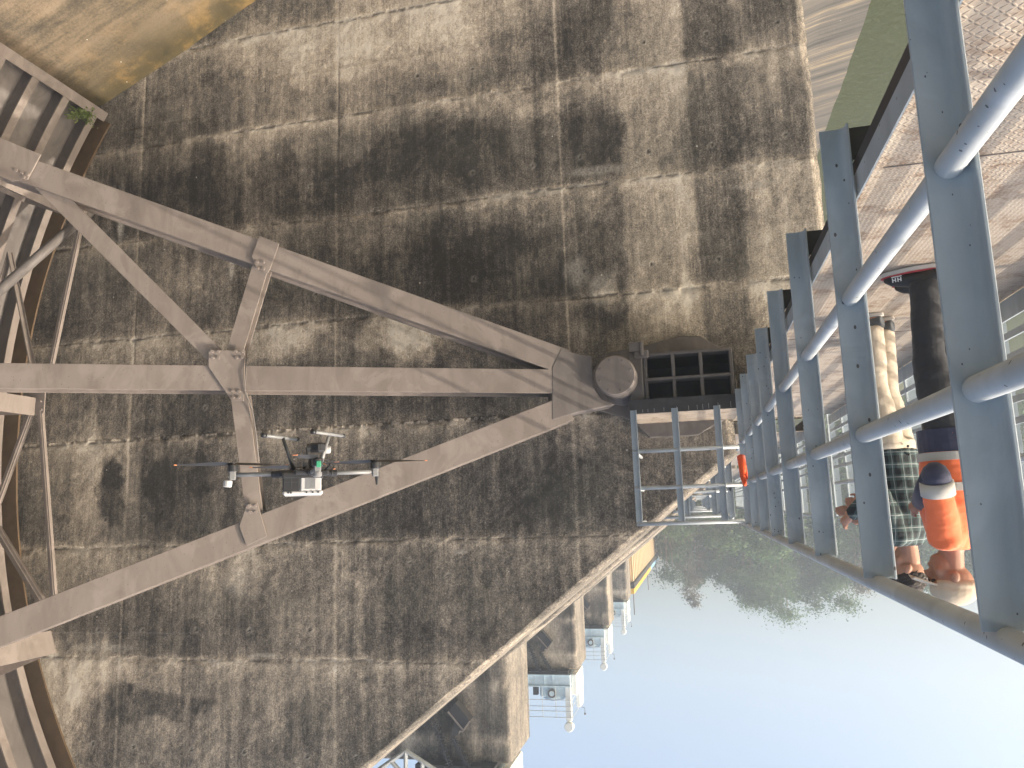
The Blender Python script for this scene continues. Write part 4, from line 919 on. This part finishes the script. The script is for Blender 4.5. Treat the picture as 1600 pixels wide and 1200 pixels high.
    # trousers
    m = MB(); m.loft([ell(V(0, 0, 0), a * k, b * k, z * k, 22) for z, a, b in ((.80, .165, .125), (.88, .17, .125), (.96, .165, .122), (1.0, .158, .118))])
    for s in (1, -1):
        ft = V(s * stance + feet_dx, .015, .085); kn = V(s * (stance * .97) + feet_dx * .5, .035, .48); hp = V(s * .085, 0, .86)
        m.tube([hp, hp.lerp(kn, .5), kn, kn.lerp(ft, .5), ft], [.104 * k, .096 * k, .08 * k, .075 * k, .072 * k], 16)
    wrinkle(m.build('trousers', trousers, t, local=True, remesh=.011, sm=2), .007, 6, 9, 1.5)
    for s in (1, -1):
        c = V(s * stance + feet_dx, .02, 0); m = MB()
        m.tube([c + V(0, -.075, .062), c + V(0, .0, .068), c + V(0, .075, .055), c + V(0, .15, .04), c + V(0, .185, .034)], [.04, .044, .042, .036, .018], 14)
        m.tube([c + V(0, -.03, .06), c + V(0, -.025, .115)], [.045, .046], 14); sh_ = m.build('shoe', shoes[0], t, local=True, remesh=.006, sm=2)
        m = MB(); pts = []
        for a in range(26):
            th = 2 * math.pi * a / 26; pts.append((c.x + .047 * math.cos(th) * (1 - .12 * (math.sin(th) < -.3)), c.y + .055 + .145 * math.sin(th)))
        m.prism([(x, y, .002) for x, y in pts], (0, 0, .026)); so_ = m.build('sole', shoes[1], sh_, local=True, bevel=.004)
        if shoes[2]:
            m = MB(); m.prism([(c.x + (x - c.x) * 1.025, c.y + .055 + (y - c.y - .055) * 1.01, .0285) for x, y in pts], (0, 0, .006)); m.build('sole_line', shoes[2], sh_, local=True)
    return t, h, V, ends, Rh, k
# man in orange
t, h, V, ends, Rh, k = person((-1.275, 4.37, 0), R_(-62), 'man in orange hi-vis shirt, beige cap and black trousers beside the nearest post', 'skin2',
    [((.27, .03, 1.09), (.09, .15, 1.21), ((-.6, .6, .25), (0, .3, 1))), ((-.30, -.12, 1.12), (-.17, .13, 1.17), ((.7, .5, .2), (0, -.3, 1)))], R_(-26), R_(4), 'orange', 'black', ('shoe', 'sole', 'pink'), 1.70, .05, .10, .012)
m = MB()
m.loft([ell(V(0, .05 * .2, 0), .197 * k, .155 * k, z * k, 48) for z in (.965, 1.005)]); m.build('reflective_band', 'band', t, local=True)
m = MB(); m.loft([ell(V(0, .05 * .45, 0), .200 * k, .159 * k, z * k, 48) for z in (1.115, 1.155)]); m.build('reflective_band', 'band', t, local=True)
for sh, el, wr in ends:
    m = MB(); d_ = (el - sh).normalized(); m.tube([el - d_ * .085, el - d_ * .05, el - d_ * .02], [.0765 * k, .0765 * k, .075 * k], 28); m.build('sleeve_band', 'band', t, local=True, smooth=True)
    m = MB(); m.tube([el - d_ * .018, el + d_ * .02, el + d_ * .05, el + d_ * .07], [.068 * k, .064 * k, .05 * k, .026 * k], 20); m.tube([el.lerp(wr, .0), el.lerp(wr, .5), el.lerp(wr, .97)], [.067 * k, .063 * k, .05 * k], 20); m.build('cuff', 'navy', t, local=True, smooth=True)
m = MB(); m.loft([ell(V(0, .05 * .1, 0), .192 * k, .149 * k, z * k, 28) for z in (.85, .963)]); m.build('shirt_hem', 'navy', t, local=True)
m = MB(); m.ball(h(0, -.014, .062), (.09 * k, .11 * k, .078 * k), 20, 12, Rh); m.ball(h(0, -.02, .032), (.090 * k, .112 * k, .04 * k), 20, 12, Rh); cp = m.build('cap', 'cap', t, local=True, remesh=.007, sm=1)
m = MB(); m.loft([[h(.075 * math.cos(a) * (1 - .0 * j), .075 + .10 * f + .025 * math.sin(a) * 0, .045 - .03 * f - .012 * abs(math.cos(a))) + Vector((0, 0, dz)) for a, dz in [(math.pi * q / 8, 0) for q in range(9)] + [(math.pi * q / 8, .006) for q in range(8, -1, -1)]] for j, f in enumerate((0, .5, 1))]); m.build('brim', 'cap', cp, local=True)
m = MB(); c = V(.10, .155, .058)
for i in range(2):
    y = c.y - .028 + i * .026
    for dy in (0, .014): m.box((c.x + .044, y - dy, c.z), (.003, .005, .022))
    m.box((c.x + .0445, y - .007, c.z), (.003, .012, .0045))
m.box((c.x + .0445, c.y - .022, c.z - .017), (.003, .05, .004)); m.build('shoe_lettering', 'white', t, local=True)
m = MB(); m.box(V(0, .40, 1.22), (.2, .12, .045), Matrix.Rotation(.5, 3, 'X')); o = m.build('drone_controller', 'd_dark', None, bevel=.012, local=True)
o.location = t.location; o.rotation_euler = t.rotation_euler; tag(o, 'dark remote controller held by the man in orange', 'remote controller')
# man in plaid
t, h, V, ends, Rh, k = person((-1.235, 5.42, 0), R_(-58), 'man in dark plaid shirt and beige trousers, bareheaded, between two railing posts', 'skin',
    [((.25, .02, 1.12), (.16, .24, 1.26), ((-.5, .7, .4), (0, .3, 1))), ((-.25, .02, 1.12), (-.16, .24, 1.24), ((.5, .7, .4), (0, -.3, 1)))], R_(-20), R_(22), 'plaid', 'beige', ('shoeg', 'sole', None), 1.74, -.035, .09)
m = MB(); m.ball(h(0, -.03, .052), (.083 * k, .098 * k, .086 * k), 20, 12, Rh); m.ball(h(0, .045, .085), (.066 * k, .04 * k, .035 * k), 12, 8, Rh); wrinkle(m.build('hair', 'hair', t, local=True, remesh=.006, sm=1), .016, 40, 4)
m = MB()
for zz in (.95, .90): m.ball(V(.10, -.125, zz - .05), .009, 8, 6)
m.build('pocket_buttons', 'd_dark', t, local=True)
m = MB()
for s in (1, -1):
    c = V(s * .09, .05, .095); m.tube([c + V(-.03, .04, -.01), c + V(0, .03, .01), c + V(.03, .04, -.01)], .007, 6); m.tube([c + V(-.028, .07, -.02), c + V(0, .06, -.002), c + V(.028, .07, -.02)], .006, 6)
m.build('shoelaces', 'blue', t, local=True)
# man in lilac shirt, mostly behind the post
t, h, V, ends, Rh, k = person((-1.40, 6.25, 0), R_(-75), 'man in pale lilac shirt and dark jeans, mostly hidden behind the second post', 'skin2',
    [((.25, .0, 1.12), (.14, .19, 1.17), ((0, 1, .1), (0, .2, 1))), ((-.24, .04, 1.12), (-.12, .28, 1.22), ((.4, .8, .2), (0, -.2, 1)))], R_(0), R_(10), 'lilac', 'jeans', ('shoe', 'sole', None), 1.74, .04, .09)
m = MB(); m.ball(h(0, -.03, .045), (.083 * k, .096 * k, .088 * k), 20, 12, Rh); wrinkle(m.build('hair', 'hair', t, local=True, remesh=.006, sm=1), .014, 40, 4)

# ------------------------------------------------------------------ thin morning haze
m = MB(); m.span((-175, -45, -15.5), (70, 212, 45)); hz = m.build('haze', 'white'); tag(hz, kind='stuff')
hm = bpy.data.materials.new('haze_air'); hm.use_nodes = True; nt = hm.node_tree; nt.nodes.clear()
out = nt.nodes.new('ShaderNodeOutputMaterial'); pv = nt.nodes.new('ShaderNodeVolumePrincipled')
pv.inputs['Color'].default_value = (.80, .90, 1, 1); pv.inputs['Density'].default_value = .0022; pv.inputs['Anisotropy'].default_value = .35
nt.links.new(pv.outputs[0], out.inputs['Volume']); hz.data.materials.clear(); hz.data.materials.append(hm)
